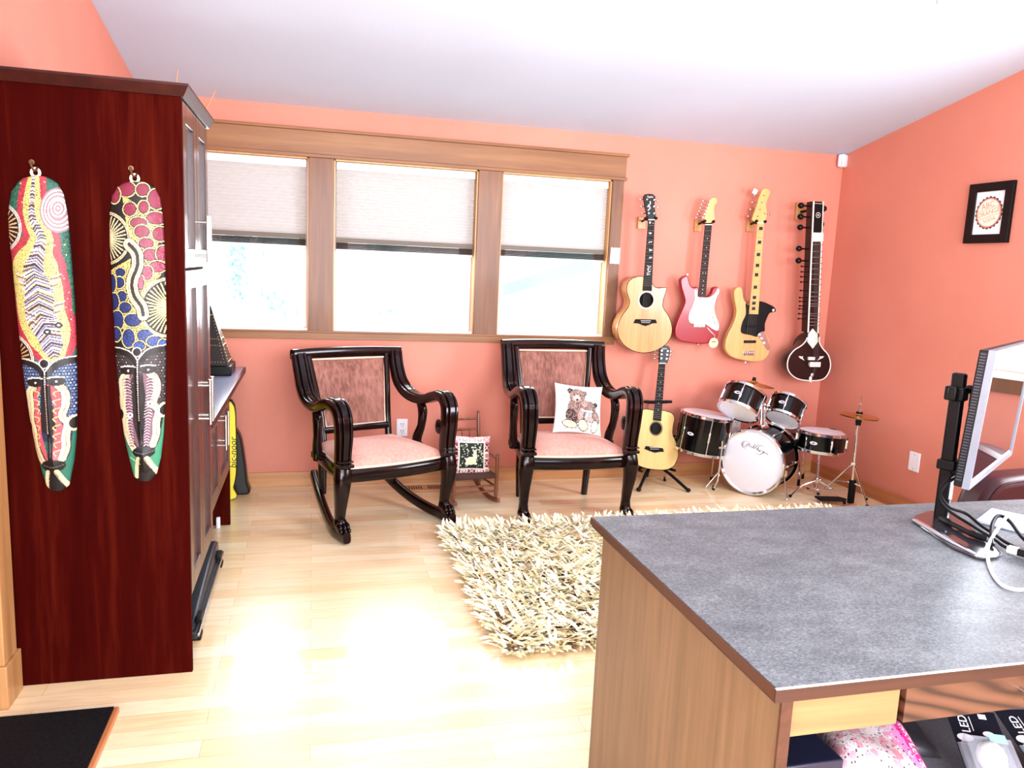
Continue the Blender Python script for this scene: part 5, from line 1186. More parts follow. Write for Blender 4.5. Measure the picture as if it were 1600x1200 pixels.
# bass drum
c0 = Vector((2.775,4.36,.222)); ax = Vector((.788,.616,0)); r = .205; h = .30; cc = c0+ax*(h/2+.01)
bt = thing('bass_drum', 'black bass drum with large white front head and script lettering', 'drum', (cc.x,cc.y,0)); F = frame(cc, -ax, (0,0,1)); hh = h/2
MB().lathe([(r*.96,-hh),(r,-hh+.002),(r,hh-.002),(r*.96,hh)], F, 64).build('shell', m_shell, bt)
for s in (1,-1):
    pr = [(r*.97,s*(hh-.002)),(r+.010,s*(hh-.024)),(r+.013,s*(hh-.020)),(r+.013,s*(hh+.012)),(r+.004,s*(hh+.016)),(r*.965,s*(hh+.006)),(r*.97,s*(hh-.002))]
    MB().lathe(pr if s > 0 else pr[::-1], F, 64, 0, False).build('hoop', m_hoop, bt)
hd = MB().lathe([(.001,hh+.004),(r*.93,hh+.004),(r*.975,hh+.001),(r*.975,hh-.004),(.001,hh-.003)], F, 64).build('front_head', m_head, bt)
MB().lathe([(.001,-hh+.003),(r*.97,-hh+.003),(r*.97,-hh-.003),(.001,-hh-.003)], F, 64).build('back_head', m_head, bt)
# script lettering drawn as pen strokes on the front head; local u right, v up
nrm = -ax; up = Vector((0,0,1)); rt = up.cross(nrm).normalized()
fc = cc+nrm*(hh+.0055)
def hp(x, y):   # zoom pixels -> head plane
    u = (x-640)/20*.00407*1.03; v = (880-y)/20*.00415; return fc+rt*u+up*v
pen = [([(420,470),(360,465),(310,420),(285,360),(300,300),(350,255),(420,240),(470,255)],[2,3,6,9,8,5,3,2]),([(330,440),(320,380),(335,320),(370,290)],[3,9,9,2]),
 ([(505,265),(470,330),(430,390),(390,425),(350,430)],[3,8,9,5,2]),([(545,280),(530,340),(520,400)],[5,10,5]),([(440,345),(500,340),(560,335)],[2,4,2]),
 ([(570,400),(600,395),(590,370),(615,345)],[3,7,6,4]),([(720,265),(680,330),(640,400),(625,425)],[3,6,9,8]),([(640,400),(670,370),(685,385),(665,430)],[3,6,8,7]),
 ([(820,270),(770,330),(720,400),(700,435)],[3,6,9,8]),([(690,330),(740,335),(780,340)],[2,4,2]),([(940,300),(880,310),(830,350),(780,420),(765,455)],[2,4,7,9,8]),([(780,430),(815,405),(820,430),(800,465)],[3,6,8,7]),
 ([(850,440),(825,470),(840,485),(870,455),(860,490)],[5,8,6,4,6]),([(905,440),(880,480),(870,500)],[6,8,6]),([(925,475),(960,460),(975,475)],[4,6,4]),
 ([(1010,465),(975,510),(930,555),(880,580),(820,590),(770,570),(745,540)],[5,9,9,6,3,2,2]),([(965,490),(1000,475),(1010,500),(975,520)],[4,7,7,4]),([(1050,495),(1030,530)],[6,7]),([(1045,510),(1080,500),(1085,530)],[3,6,6]),
 ([(1100,525),(1130,510),(1115,540),(1145,530)],[4,7,5,3]),([(980,330),(1000,335),(940,300),(860,290),(800,300)],[2,2,3,3,2])]
mb = MB()
for L, w in pen:
    P = catmull([(a,b,0) for a,b in L], 5, False); W = lerp_list(w, 5)
    A, B = [], []
    for i, p in enumerate(P):
        tdir = (P[min(i+1,len(P)-1)]-P[max(i-1,0)]).normalized(); n = Vector((-tdir.y, tdir.x, 0))*(W[i]*.75+1.0)
        A.append(hp(p.x+n.x, p.y+n.y)); B.append(hp(p.x-n.x, p.y-n.y))
    k = len(A); mb.add(A+B, [(i, i+1, k+i+1, k+i) for i in range(k-1)])
lab(mb.build('script_lettering', m_black, hd, smooth=0), 'black cursive lettering on the white head')
for k in range(6):
    a = 2*PI*(k+.5)/6; mb = MB(); p1 = F @ Vector(((r+.010)*math.cos(a),(r+.010)*math.sin(a),hh)); p2 = F @ Vector(((r+.010)*math.cos(a),(r+.010)*math.sin(a),-hh)); mb.cyl(p1, p2, .0035, None, 8)
    for z in (hh-.07, -hh+.07): mb.box(F @ Vector(((r+.007)*math.cos(a),(r+.007)*math.sin(a),z)), (.018,.014,.04), F.to_3x3() @ Matrix.Rotation(a,3,'Z'))
    mb.build('lug', m_hoop, bt, bevel=0.003)
for s, e in ((1, (2.965,4.215,.010)), (-1, (2.57,4.545,.010))):
    side = Vector((.616,-.788,0))*s; st_ = cc-ax*(.08)+side*(r*.93)+Vector((0,0,-.05-.0))
    mb = MB(); mb.cyl(st_, Vector(e), .0055, None, 10); mb.ell(e, .010,.010,.010,10,6); mb.box(st_, (.03,.03,.04)); mb.build('spur', m_hoop, bt)
top = cc+Vector((0,0,r)); mb = MB(); mb.box(top+Vector((0,0,.012)), (.055,.05,.028)); mb.build('mount_block', m_hoop, bt, bevel=0.006)
tomL = Vector((2.726,4.455,.606)); tomR = Vector((3.055,4.45,.550))
for tm_, dx in ((tomL,-.013),(tomR,.013)):
    b0 = top+Vector((dx,0,.0)); knee = top+Vector((dx,.02,.155)); end = tm_+(knee-tm_).normalized()*.105
    mb = MB(); mb.tube([b0, knee-Vector((0,0,.012)), knee, end], .0075, 10); mb.ell(knee, .014,.014,.016,10,6); mb.build('tom_arm', m_hoop, bt)
aL = Vector((.507,.311,.804)); aR = Vector((.503,.327,.80))
drum('rack_tom', 'larger black tom tilted above the left side of the bass drum', 'drum', tomL, aL, .125, .150, 5, .35, toC(tomL)+Vector((-.5,.6,.25))*2.2, 'toms on the bass drum')
drum('rack_tom', 'smaller black tom tilted above the right side of the bass drum', 'drum', tomR, aR, .108, .138, 5, .35, toC(tomR)+Vector((-.5,.6,.25))*2.2, 'toms on the bass drum')
# floor tom
fcn = Vector((2.545,4.60,.37)); fa = Vector((.12*.967,-.03,1.0))
ft_, F = drum('floor_tom', 'tall black floor tom with chrome legs between small guitar and bass drum', 'drum', fcn, fa, .163, .25, 6, .25, toC(fcn)+Vector((-3.2,1.0,0)))
for a, pts in ((0, [(2.598,4.437,.30),(2.585,4.43,.08),(2.60,4.50,.010)]), (1, [(2.40,4.70,.32),(2.375,4.715,.08),(2.36,4.74,.010)]), (2, [(2.69,4.68,.32),(2.70,4.71,.09),(2.71,4.73,.010)])):
    mb = MB(); mb.tube(pts, .0055, 10); p = Vector(pts[0]); mb.tube([p, p+Vector((0,0,.05))], .0055, 10); mb.box(p+Vector((0,.012,.005)), (.045,.03,.014)); mb.ell(p+Vector((.024,0,.01)), .008,.006,.012,8,6)
    lg = mb.build('leg', m_hoop, ft_); MB().cyl((pts[2][0],pts[2][1],0), (pts[2][0],pts[2][1],.03), .010, .008, 12).build('rubber_foot', m_blk, lg)
# snare on stand
sc = Vector((3.245,4.305,.374)); sa = Vector((.035,0,1))
drum('snare_drum', 'shallow black snare drum with white head on a chrome stand', 'drum', sc, sa, .145, .118, 6, .30, toC(sc)+Vector((-1.4,1.0,0)))
ss = thing('snare_stand', 'low chrome tripod stand under the snare drum', 'drum stand', (3.215,4.27,0)); b0 = Vector((3.215,4.265,.03)); b1 = Vector((3.235,4.295,.292))
MB().cyl(b0, b1, .009, None, 12).build('pole', m_hoop, ss)
for k in range(3):
    a = 2*PI*k/3+.5; e = sc+Vector((.155*math.cos(a),.155*math.sin(a),-.055)); mb = MB(); mb.tube([b1, b1+(e-b1)*.9+Vector((0,0,-.012)), e, e+Vector((.006*math.cos(a),.006*math.sin(a),.035))], .006, 8); ar_ = mb.build('basket_arm', m_hoop, ss)
    MB().cyl(e+Vector((.004*math.cos(a),.004*math.sin(a),0)), e+Vector((.008*math.cos(a),.008*math.sin(a),.04)), .0095, None, 10).build('rubber_tip', m_blk, ar_)
col = Vector((3.22,4.272,.115))
for e in ((3.04,4.285,.008),(3.315,4.105,.008),(3.29,4.45,.008)):
    mb = MB(); mb.tube([col, col+(Vector(e)-col)*.55+Vector((0,0,.028)), e], .0055, 8); mb.tube([b0+Vector((0,0,.02)), col+(Vector(e)-col)*.5+Vector((0,0,.02))], .0045, 8); lg = mb.build('leg', m_hoop, ss)
    MB().ell((e[0],e[1],.010), .011,.011,.010,10,6).build('rubber_foot', m_blk, lg)
mb = MB(); mb.cyl(col-Vector((0,0,.015)), col+Vector((0,0,.015)), .016, None, 12); mb.ell(col+Vector((.022,-.006,0)), .012,.006,.010,10,6); mb.build('clamp', m_hoop, ss)
# hi-hat
hx, hy = 3.347, 4.10
hs = thing('hi_hat_stand', 'chrome hi-hat stand with tripod legs and black foot pedal in the corner', 'drum stand', (hx,hy,0))
MB().tube([(hx+.008,hy,.02),(hx+.004,hy,.2),(hx-.0,hy,.535)], .0095, 12).build('tube', m_hoop, hs)
MB().tube([(hx+.0,hy,.53),(hx+.001,hy,.705)], .0032, 8).build('pull_rod', m_hoop, hs)
lab(MB().box((hx+.008,hy,.085), (.036,.03,.155)).build('lower_post', m_blk, hs, bevel=0.005), 'black lower post')
MB().cyl((hx,hy,.52),(hx,hy,.565), .016, .020, 14).build('cymbal_seat', m_blk, hs)
mb = MB(); mb.cyl((hx,hy,.588),(hx,hy,.606), .020, None, 14); mb.build('clutch_felt', m_blk, hs); MB().cyl((hx,hy,.606),(hx,hy,.655), .0085, .007, 12).build('clutch', m_hoop, hs)
kn = Vector((hx,hy,.275))
for e, out_ in (((3.27,4.31,.008),None),((3.425,4.03,.008),None),((3.53,4.17,.008),None)):
    mb = MB(); mb.tube([kn, e], .0055, 8); mid = kn+(Vector(e)-kn)*.55; mb.tube([(hx,hy,.145), mid], .0045, 8); mb.ell(kn+(Vector(e)-kn)*.04, .012,.010,.014,8,6); lg = mb.build('leg', m_hoop, hs)
    MB().ell((e[0],e[1],.010), .012,.012,.010,10,6).build('rubber_foot', m_blk, lg)
mb = MB(); mb.prism([(hx-.19,4.20),(hx-.05,4.14),(hx-.03,4.09),(hx-.06,4.06),(hx-.20,4.12)], .02, .034, 0, lambda x, y, z: Vector((x,y,z+ (hx-x)*-.06+.012))); mb.build('foot_pedal', m_blk, hs, bevel=0.005)
mb = MB(); mb.tube([(hx-.10,4.05,.009),(hx+.02,4.06,.009)], .006, 8); mb.build('pedal_frame', m_hoop, hs)
def cymbal(label, c, ax, r, group):
    F = frame(c, ax); k = r/.112
    prof = [(.004,.016*k),(.016*k,.014*k),(.024*k,.006*k),(.05*k,.003*k),(r,-.008*k),(r,-.0095*k),(.05*k,.001*k),(.024*k,.003*k),(.016*k,.011*k),(.004,.013*k)]
    return tag(MB().lathe(prof, F, 48, 0, False).build('cymbal', m_cym, None, c, smooth=30), label, 'cymbal', group)
cymbal('upper brass hi-hat cymbal on the chrome stand in the corner', (hx,hy,.582), (.06,-.02,1), .115, 'cymbals of the drum kit')
cymbal('lower brass hi-hat cymbal lying bell down on the chrome stand', (hx,hy,.570), (-.06,.02,-1), .115, 'cymbals of the drum kit')
cc2 = Vector((2.86,4.55,.715)); cymbal('wide brass cymbal behind the larger tom, near the wall', cc2, (.10,-.02,1), .135, 'cymbals of the drum kit')
cs = thing('cymbal_holder', 'chrome arm rising behind the bass drum and holding the wide cymbal', 'drum stand', (2.95,4.56,.42))
mb = MB(); mb.tube([cc+ax*.1+Vector((0,0,r-.01)), (2.95,4.60,.55), (2.885,4.56,.665), cc2+Vector((0,0,.02))], .0065, 10); mb.build('arm', m_hoop, cs); MB().cyl(cc2+Vector((0,0,.014)), cc2+Vector((.003,0,.040)), .013, .011, 12).build('wing_nut', m_blk, cs)
# stool behind the kit
ts = thing('drum_stool', 'black round drum stool with chrome legs between bass drum and snare', 'stool', (3.30,4.60,0)); zc = .34
MB().lathe([(.001,-.03),(.118,-.03),(.128,-.018),(.128,.014),(.116,.028),(.001,.032)], frame((3.30,4.62,zc), (0,0,1)), 36).build('seat', m_leather, ts)
MB().cyl((3.30,4.62,.10), (3.30,4.62,.315), .010, None, 12).build('post', m_hoop, ts)
for e in ((3.272,4.535,.0),(3.42,4.70,.0),(3.20,4.74,0)):
    e = Vector(e); d = (e-Vector((3.30,4.62,0))); tp = Vector((3.30,4.62,.26))+d*.6; mb = MB(); mb.tube([tp, e+Vector((0,0,.02))], .006, 8); mb.tube([(3.30,4.62,.10), e+Vector((0,0,.10))-d*.1], .005, 8); mb.tube([(3.30,4.62,.27), tp], .006, 8)
    lg = mb.build('leg', m_hoop, ts); MB().cyl(e, e+Vector((0,0,.045)), .010, .009, 10).build('rubber_foot', m_blk, lg)
# ------------------------------------------------------------------ shag rug (uncountable wool strips)
def rug():
    x0, x1, y0, y1 = .68, 3.12, 2.565, 3.98; N = 15000
    r = np.random.default_rng(3); base = np.stack([r.uniform(x0, x1, N), r.uniform(y0, y1, N)], 1)
    v = np.zeros((N, 8, 3)); L = r.uniform(.055, .10, N); W = r.uniform(.004, .0085, N)
    ang = np.radians(np.where(r.random(N) < .72, r.normal(318, 24, N), r.normal(150, 30, N)))+0.35*np.sin(base[:,0]*5.1+1.3*np.sin(base[:,1]*4))
    ex = np.where(base[:,0] < x0+.05, 1, 0); ang = np.where(ex, np.radians(r.normal(185, 30, N)), ang)
    ang = np.where(base[:,1] < y0+.05, np.radians(r.normal(265, 35, N)), ang); ang = np.where(base[:,1] > y1-.05, np.radians(r.normal(95, 35, N)), ang)
    lift = r.uniform(.30, .85, N); d = np.stack([np.cos(ang), np.sin(ang)], 1); s = np.stack([-d[:,1], d[:,0]], 1)
    tw = r.uniform(-.9, .9, N)
    for k, f in enumerate((0, .35, .7, 1.0)):
        hor = f*L*(.55+.45*(1-lift)); z = .006+L*lift*(f-.42*f*f*(1.6-lift)) ; wd = W*(1, 1.15, 1.0, .35)[k]
        for q, sg in enumerate((-1, 1)):
            v[:, k*2+q, 0] = base[:,0]+d[:,0]*hor+s[:,0]*sg*wd; v[:, k*2+q, 1] = base[:,1]+d[:,1]*hor+s[:,1]*sg*wd
            v[:, k*2+q, 2] = np.maximum(.004, z+sg*wd*tw*f)
    idx = np.arange(N)[:,None]*8
    F = np.concatenate([idx+np.array([[0,1,3,2]])+2*k for k in range(3)], 1).reshape(-1, 4)
    me = bpy.data.meshes.new('shag_rug'); V = v.reshape(-1, 3)
    # backing
    V = np.concatenate([V, np.array([[x0+.03,y0+.04,.006],[x1-.03,y0+.04,.006],[x1-.03,y1-.03,.006],[x0+.03,y1-.03,.006],[x0+.03,y0+.04,.0],[x1-.03,y0+.04,0],[x1-.03,y1-.03,0],[x0+.03,y1-.03,0]])]); b = N*8
    F = np.concatenate([F, np.array([[b,b+1,b+2,b+3],[b+7,b+6,b+5,b+4]])])
    O = np.array([(x0+x1)/2, (y0+y1)/2, 0.0])
    me.from_pydata((V-O).tolist(), [], F.tolist())
    pal = np.array([S(252,246,212), S(254,250,224), S(248,236,192), S(236,218,168), S(252,248,230), S(190,160,116)]); pr = r.choice(6, N, p=[.3,.26,.2,.1,.1,.04])
    col = np.repeat(pal[pr], 3, axis=0); col = np.concatenate([col, np.array([S(120,94,62)]*2)])
    at = me.attributes.new('pcol', 'FLOAT_COLOR', 'FACE'); at.data.foreach_set('color', col.astype(np.float32).ravel())
    me.materials.append(painted('wool_strips', 0.85)); me.shade_smooth()
    o = bpy.data.objects.new('shag_rug', me); COL.objects.link(o); o.location = O
    tag(o, 'cream shaggy rug with long woolly strips on the floor in front of the chairs and drums', 'rug', None, 'stuff')
rug()
# ------------------------------------------------------------------ desk
def lam_mat():
    m, nt, b = _new('grey_laminate'); v = _coords(nt, (1,1.6,1)); n = _noise(nt, v, 170, 6, 0.8); n2 = _noise(nt, v, 9, 3, 0.6)
    mx = nt.nodes.new('ShaderNodeMath'); mx.operation = 'MULTIPLY_ADD'; nt.links.new(n, mx.inputs[0]); mx.inputs[1].default_value = .8
    m2 = nt.nodes.new('ShaderNodeMath'); m2.operation = 'MULTIPLY'; nt.links.new(n2, m2.inputs[0]); m2.inputs[1].default_value = .2; nt.links.new(m2.outputs[0], mx.inputs[2])
    nt.links.new(_ramp(nt, mx.outputs[0], [(.38, S(66,72,76)), (.5, S(102,110,114)), (.62, S(140,148,150))]), b.inputs['Base Color']); b.inputs['Roughness'].default_value = .42; b.inputs['Specular IOR Level'].default_value = .2; return m
m_lamn = lam_mat()
m_desk = wood('desk_panel_wood', S(104,82,56), S(140,114,84), 'Z', 50, .45, .05, S(122,98,70)); m_deskx = wood('desk_rail_wood', S(114,84,52), S(154,120,80), 'X', 46, .4, .15)
m_edge = wood('desk_edge', S(44,20,12), S(76,40,24), 'X', 40, .45, .05); m_edgey = wood('desk_edge_side', S(54,28,16), S(88,50,32), 'Y', 40, .45, .05)
def cathedral():
    m, nt, b = _new('cathedral_grain'); v = _coords(nt, (0.9,1,3.0)); w = nt.nodes.new('ShaderNodeTexWave'); w.wave_type = 'BANDS'; w.bands_direction = 'DIAGONAL'
    w.inputs['Scale'].default_value = 5; w.inputs['Distortion'].default_value = 9.0; w.inputs['Detail'].default_value = 1.0; w.inputs['Detail Scale'].default_value = 0.7; nt.links.new(v, w.inputs['Vector'])
    nt.links.new(_ramp(nt, w.outputs['Fac'], [(.0, S(40,18,10)), (.3, S(78,46,30)), (1, S(94,60,42))]), b.inputs['Base Color']); b.inputs['Roughness'].default_value = .4; return m
dk = thing('desk', 'large wooden desk with speckled grey top in the right foreground', 'desk', (1.7,1.48,0)); X0, X1, Y0, Y1 = .742, 2.75, 1.032, 1.920
top = MB().bx(X0+.004, X1, Y0+.004, Y1-.004, .736, .750).build('desk_top', m_lamn, dk, smooth=0)
MB().bx(X0, X1, Y0-.001, Y0+.004, .730, .7485).build('front_edge', m_edge, dk, smooth=0); MB().bx(X0+.001, X1, Y0-.0012, Y0+.004, .7486, .7502).build('front_line', plain('pale_laminate_line', S(190,180,176), .5), dk, smooth=0); MB().bx(X0, X1, Y1-.004, Y1, .730, .7485).build('back_edge', m_edge, dk, smooth=0); MB().bx(X0, X0+.004, Y0+.004, Y1-.004, .730, .7485).build('side_edge', m_edgey, dk, smooth=0)
MB().bx(X0+.004, X1, Y0+.004, Y1-.004, .722, .736).build('sub_top', m_edge, dk, smooth=0)
lab(MB().bx(.776, .794, 1.062, 1.905, 0, .722).build('side_panel', m_desk, dk, bevel=.001, smooth=0), 'broad wooden side panel'); MB().bx(.774, .796, 1.056, 1.062, 0, .722).build('panel_edging', m_edgey, dk, smooth=0)
MB().bx(2.60, 2.62, 1.062, 1.905, 0, .722).build('side_panel', m_desk, dk, smooth=0); lab(MB().bx(.794, 2.60, 1.88, 1.90, 0, .722).build('back_panel', plain('grey_panel', S(120,122,130), .6), dk, smooth=0), 'grey back panel')
MB().bx(.796, 1.021, 1.066, 1.084, .636, .722).build('front_rail', m_deskx, dk, smooth=0)  # paler wood colour holds the brighter light on this stretch
MB().bx(1.021, 1.60, 1.082, 1.086, .636, .722).build('shadow_gap', m_dark, dk, smooth=0) if False else None
dr = MB().bx(1.030, 1.52, 1.060, 1.080, .640, .716).build('drawer', cathedral(), dk, bevel=.001, smooth=0)
mb = MB(); mb.cyl((1.262,1.026,.680), (1.40,1.026,.680), .006, None, 12); [mb.cyl((x,1.026,.680), (x,1.062,.680), .005, None, 10) for x in (1.285,1.378)]; mb.build('bar_handle', m_steel, dr)
m_felt = plain('grey_felt', S(122,124,132), .9, var=.12, vs=120)
lab(MB().bx(.794, 2.60, 1.09, 1.88, .355, .375).build('shelf', m_felt, dk, smooth=0), 'grey felt covered shelf under the desk top')
# things on the shelf
m_navy = plain('navy_card', S(20,24,48), .45); m_navd = plain('navy_dark', S(10,12,26), .5)
for k in range(4):
    z = .375+.034*k; tag(MB().bx(.80, .992+.003*(k % 2), 1.150+.002*(k % 2), 1.36, z, z+.0335).build('storage_case', m_navy if k else m_navd, None, (.9,1.25,z), bevel=.004), ['lowest', 'second lowest', 'second highest', 'topmost'][k]+' of the flat dark navy cases stacked under the desk', 'case', 'navy cases stacked under the desk')
def bag_canvas():
    c = Canvas(260, 200, (250,238,240)); 
    c.poly([(190,0),(260,0),(260,200),(232,200)], (226,60,150)); c.poly([(150,0),(200,0),(240,200),(225,200)], (240,150,206))
    for k in range(60):
        x, y, q = rng.random()*190, rng.random()*200, 13+rng.random()*12; c.ring(x, y, q, 3, (226,206,214)); c.ell(x, y, q*.55, q*.55, (232,160,176)); 
        for j in range(8): c.ell(x+q*1.3*math.cos(j*.785), y+q*1.3*math.sin(j*.785), 1.3, 1.3, (90,60,70))
    for k in range(14): c.ring(214+rng.random()*30, 12+k*14, 6, 3, (248,240,240)); c.ell(214+rng.random()*30, 12+k*14, 2.4, 2.4, (40,20,30))
    return c
def soft_pack(name, label, cat, cv, x0, y0, w, d, z, hgt, rz, mat, n=60):
    lin = cv.lin(); M = Matrix.Translation((x0,y0,z)) @ Matrix.Rotation(rz, 4, 'Z')
    def fn(u, v): a, b = 2*u-1, 2*v-1; return M @ Vector((a*w/2, b*d/2, hgt*(max(0,(1-a**4)*(1-b**4)))**.5*(.8+.2*math.sin(5*u+3*v))))
    cols = []
    for j in range(n):
        for i in range(n): q = lin[min(cv.h-1,int((1-(j+.5)/n)*cv.h)), min(cv.w-1,int((i+.5)/n*cv.w))]; cols.append((q[0],q[1],q[2],1))
    mb = MB(); mb.surf(fn, n, n, 0, cols); mb.add([M @ Vector(p) for p in ((-w/2,-d/2,0),(w/2,-d/2,0),(w/2,d/2,0),(-w/2,d/2,0))], [(3,2,1,0)])
    return tag(mb.build(name, mat, None, (x0,y0,z), smooth=70), label, cat)
soft_pack('floral_pouch', 'pink and white flower patterned pouch under the desk beside the navy cases', 'pouch', bag_canvas(), 1.135, 1.245, .19, .21, .450, .05, math.radians(-22), painted('printed_vinyl', .3, .2))
def grey_canvas():
    c = Canvas(200, 160, (206,208,216)); c.poly([(70,0),(92,0),(92,160),(70,160)], (70,72,84))
    for k in range(40): x, y = 100+rng.random()*70, 30+rng.random()*110; c.ell(x, y, 9*rng.random()+3, 4, [(40,40,52),(236,230,240),(196,176,200)][int(rng.random()*3)], rng.random()*3)
    return c
soft_pack('grey_pouch', 'pale grey pouch with dark stripe and flower print beneath the pink pouch', 'pouch', grey_canvas(), 1.085, 1.205, .21, .19, .375, .062, math.radians(-35), painted('printed_vinyl', .3, .2))
soft_pack('dark_packet', 'dark glossy packet behind the pink pouch under the desk', 'packet', Canvas(20, 20, (52,50,56)), 1.30, 1.365, .17, .12, .375, .05, math.radians(-15), painted('printed_vinyl', .3, .2), 24)
m_blue = plain('dark_blue_card', S(22,34,110), .4); m_cyan = plain('cyan_label', S(150,220,232), .5); m_bulb = plain('opal_bulb', S(250,252,250), .25, var=.005); m_bl, nt, b = _new('clear_blister'); b.inputs['Base Color'].default_value = S(200,204,214); b.inputs['Roughness'].default_value = .12; b.inputs['Alpha'].default_value = .3
def led_pack(label, c, rz, tilt):
    t = thing('bulb_pack', label, 'light bulb pack', c, (math.radians(tilt),0,math.radians(rz)), 'bulb packs under the desk', world=False)
    # local: x width, y up the card, z out of the card
    MB().bx(-.052,.052,-.135,.055,-.002,0).build('card', m_navd, t, smooth=0)
    mb = MB(); mb.bx(-.052,.052,-.135,-.035,-.001,.004); mb.bx(-.047,.047,-.130,-.037,.003,.034); mb.build('blister', m_bl, t, bevel=.010, seg=3)
    mb = MB(); mb.lathe([(.001,.064),(.012,.062),(.022,.054),(.028,.040),(.029,.026),(.024,.008),(.017,-.010),(.014,-.024),(.001,-.026)], Matrix.Translation((0,-.106,.018)) @ Matrix.Rotation(math.radians(-90),4,'X'), 28); mb.build('bulb', m_bulb, t)
    T_ = Matrix.Translation((-.020,.0,.0006)); mb = MB(); mb.text('LED', .026, Matrix.Translation((-.022,.016,.0006)) @ Matrix.Rotation(math.radians(90),4,'Z')); mb.bx(-.008,-.0065,.0,.036,.0003,.0008); mb.text('soft white', .010, Matrix.Translation((-.040,.030,.0006)) @ Matrix.Rotation(math.radians(90),4,'Z')) if False else None
    lab(mb.build('lettering', m_plate, t, smooth=0), 'white LED lettering')
    mb = MB(); mb.add([(-.030+.017*math.cos(2*PI*k/24), -.020+.010*math.sin(2*PI*k/24), .0006) for k in range(24)], [tuple(range(24))]); mb.add([(.022+.012*math.cos(2*PI*k/24), -.005+.0075*math.sin(2*PI*k/24), .0006) for k in range(24)], [tuple(range(24))]); mb.bx(.014,.030,.034,.046,.0003,.0008); mb.build('printed_badges', m_plate, t, smooth=0)
    lab(MB().bx(.002,.036,-.050,-.030,.0345,.0352).build('cyan_label', m_cyan, t, smooth=0), 'pale cyan label')
led_pack('navy LED bulb pack lying nearest the pink pouch on the grey shelf', (1.428,1.262,.448), -24, 22)
led_pack('navy LED bulb pack at the right edge of the picture under the desk', (1.552,1.240,.448), -10, 22)
bb = tag(MB().bx(1.10,1.75,1.10,1.165,.375,.412).build('blue_box', m_blue, None, (1.4,1.13,.375), bevel=.003), 'long dark blue box lying in front of the bulb packs under the desk', 'box')
# monitor on its stand
m_alu = plain('silver_bezel', S(128,134,144), .4, .2); m_basem = plain('dark_glass_base', S(46,44,50), .12, coat=.5)
ms_ = thing('monitor_stand', 'black monitor pole on a flat dark base standing on the desk', 'monitor stand', (1.76,1.77,.75))
bp_ = [(1.653,1.762),(1.70,1.80),(1.785,1.834),(1.83,1.80),(1.80,1.72),(1.759,1.640),(1.71,1.53),(1.690,1.497),(1.660,1.480),(1.62,1.469),(1.597,1.485),(1.592,1.55),(1.617,1.64)]
MB().prism([(a,b) for a,b in bp_], .7505, .7575, 0, fx if False else (lambda x, y, z: Vector((x,y,z)))).build('base_plate', m_basem, ms_, bevel=.003)
lab(MB().tube([(1.655,1.752,.759),(1.635,1.66,.760),(1.618,1.57,.759),(1.612,1.50,.757)], [.010,.012,.010,.004], 10, flat=.5).build('chrome_rib', m_chrome, ms_), 'chrome rib along the base edge')
pole = MB().box((1.762,1.772,.965), (.028,.036,.425), Matrix.Rotation(math.radians(30),3,'Z')).build('pole', m_black, ms_, bevel=.006)
mb = MB(); mb.box((1.757,1.770,1.120), (.046,.052,.040), Matrix.Rotation(math.radians(30),3,'Z')); mb.box((1.728,1.752,1.122), (.022,.024,.040), Matrix.Rotation(math.radians(30),3,'Z')); mb.build('clamp', m_black, ms_, bevel=.005)
mb = MB(); mb.tube([(1.772,1.770,1.128),(1.800,1.762,1.128),(1.815,1.755,1.118)], .008, 8); mb.box((1.812,1.752,1.105), (.026,.034,.044), Matrix.Rotation(math.radians(30),3,'Z')); mb.ell((1.795,1.764,1.136), .012,.012,.009,12,6); mb.build('tilt_arm', m_black, ms_, bevel=.002)
mb = MB(); mb.box((1.758,1.769,.915), (.044,.048,.028), Matrix.Rotation(math.radians(30),3,'Z')); mb.box((1.782,1.752,.908), (.022,.024,.026), Matrix.Rotation(math.radians(30),3,'Z')); mb.build('cable_clip', m_black, ms_, bevel=.004)
lab(MB().box((1.764,1.7505,.855), (.009,.004,.075), Matrix.Rotation(math.radians(15),3,'Z')).build('white_sticker', m_plate, pole, smooth=0), 'white sticker strip')
# screen: left edge near the pole, receding to the right
hd_ = Vector((.829,.559,0)); nv = Vector((.559,-.829,0)); tl_ = math.radians(3); upv = (Vector((0,0,1))*math.cos(tl_)+nv*math.sin(tl_)).normalized(); nn = hd_.cross(upv).normalized()
if nn.dot(nv) < 0: nn = -nn
mo = Vector((1.705,1.643,.879)); SW, SH = .62, .378
mt = thing('monitor', 'silver framed monitor turned away at the right edge, screen reflecting the room', 'monitor', mo+hd_*SW/2)
def mp(u, v, d): return mo+hd_*u+upv*v+nn*d
def mbox(mb, u0, u1, v0, v1, d0, d1): 
    vs = [mp(u, v, d) for u in (u0,u1) for v in (v0,v1) for d in (d0,d1)]; return mb.add(vs, [(0,1,3,2),(4,6,7,5),(0,4,5,1),(2,3,7,6),(0,2,6,4),(1,5,7,3)])
bz = .011; mb = MB(); mbox(mb, 0, bz, 0, SH, -.012, .006); mbox(mb, SW-bz, SW, 0, SH, -.012, .006); mbox(mb, bz, SW-bz, 0, bz*1.6, -.012, .006); mbox(mb, bz, SW-bz, SH-bz, SH, -.012, .006); mb.build('bezel', m_alu, mt, smooth=0)
mb = MB(); mbox(mb, .002, SW-.002, .002, SH-.002, -.034, -.012); lab(mb.build('vented_back', m_black, mt, bevel=.003, smooth=0), 'black back edge with vent slots')
mb = MB(); mbox(mb, .17, SW-.10, .05, SH-.05, -.062, -.034); mb.build('back_bulge', m_pad, mt, bevel=.012, smooth=0)
mb = MB(); [mbox(mb, -.0006, .003, .02+.008*k, .024+.008*k, -.030, -.016) for k in range(44)]; mb.build('vent_slots', m_pad, mt, smooth=0)
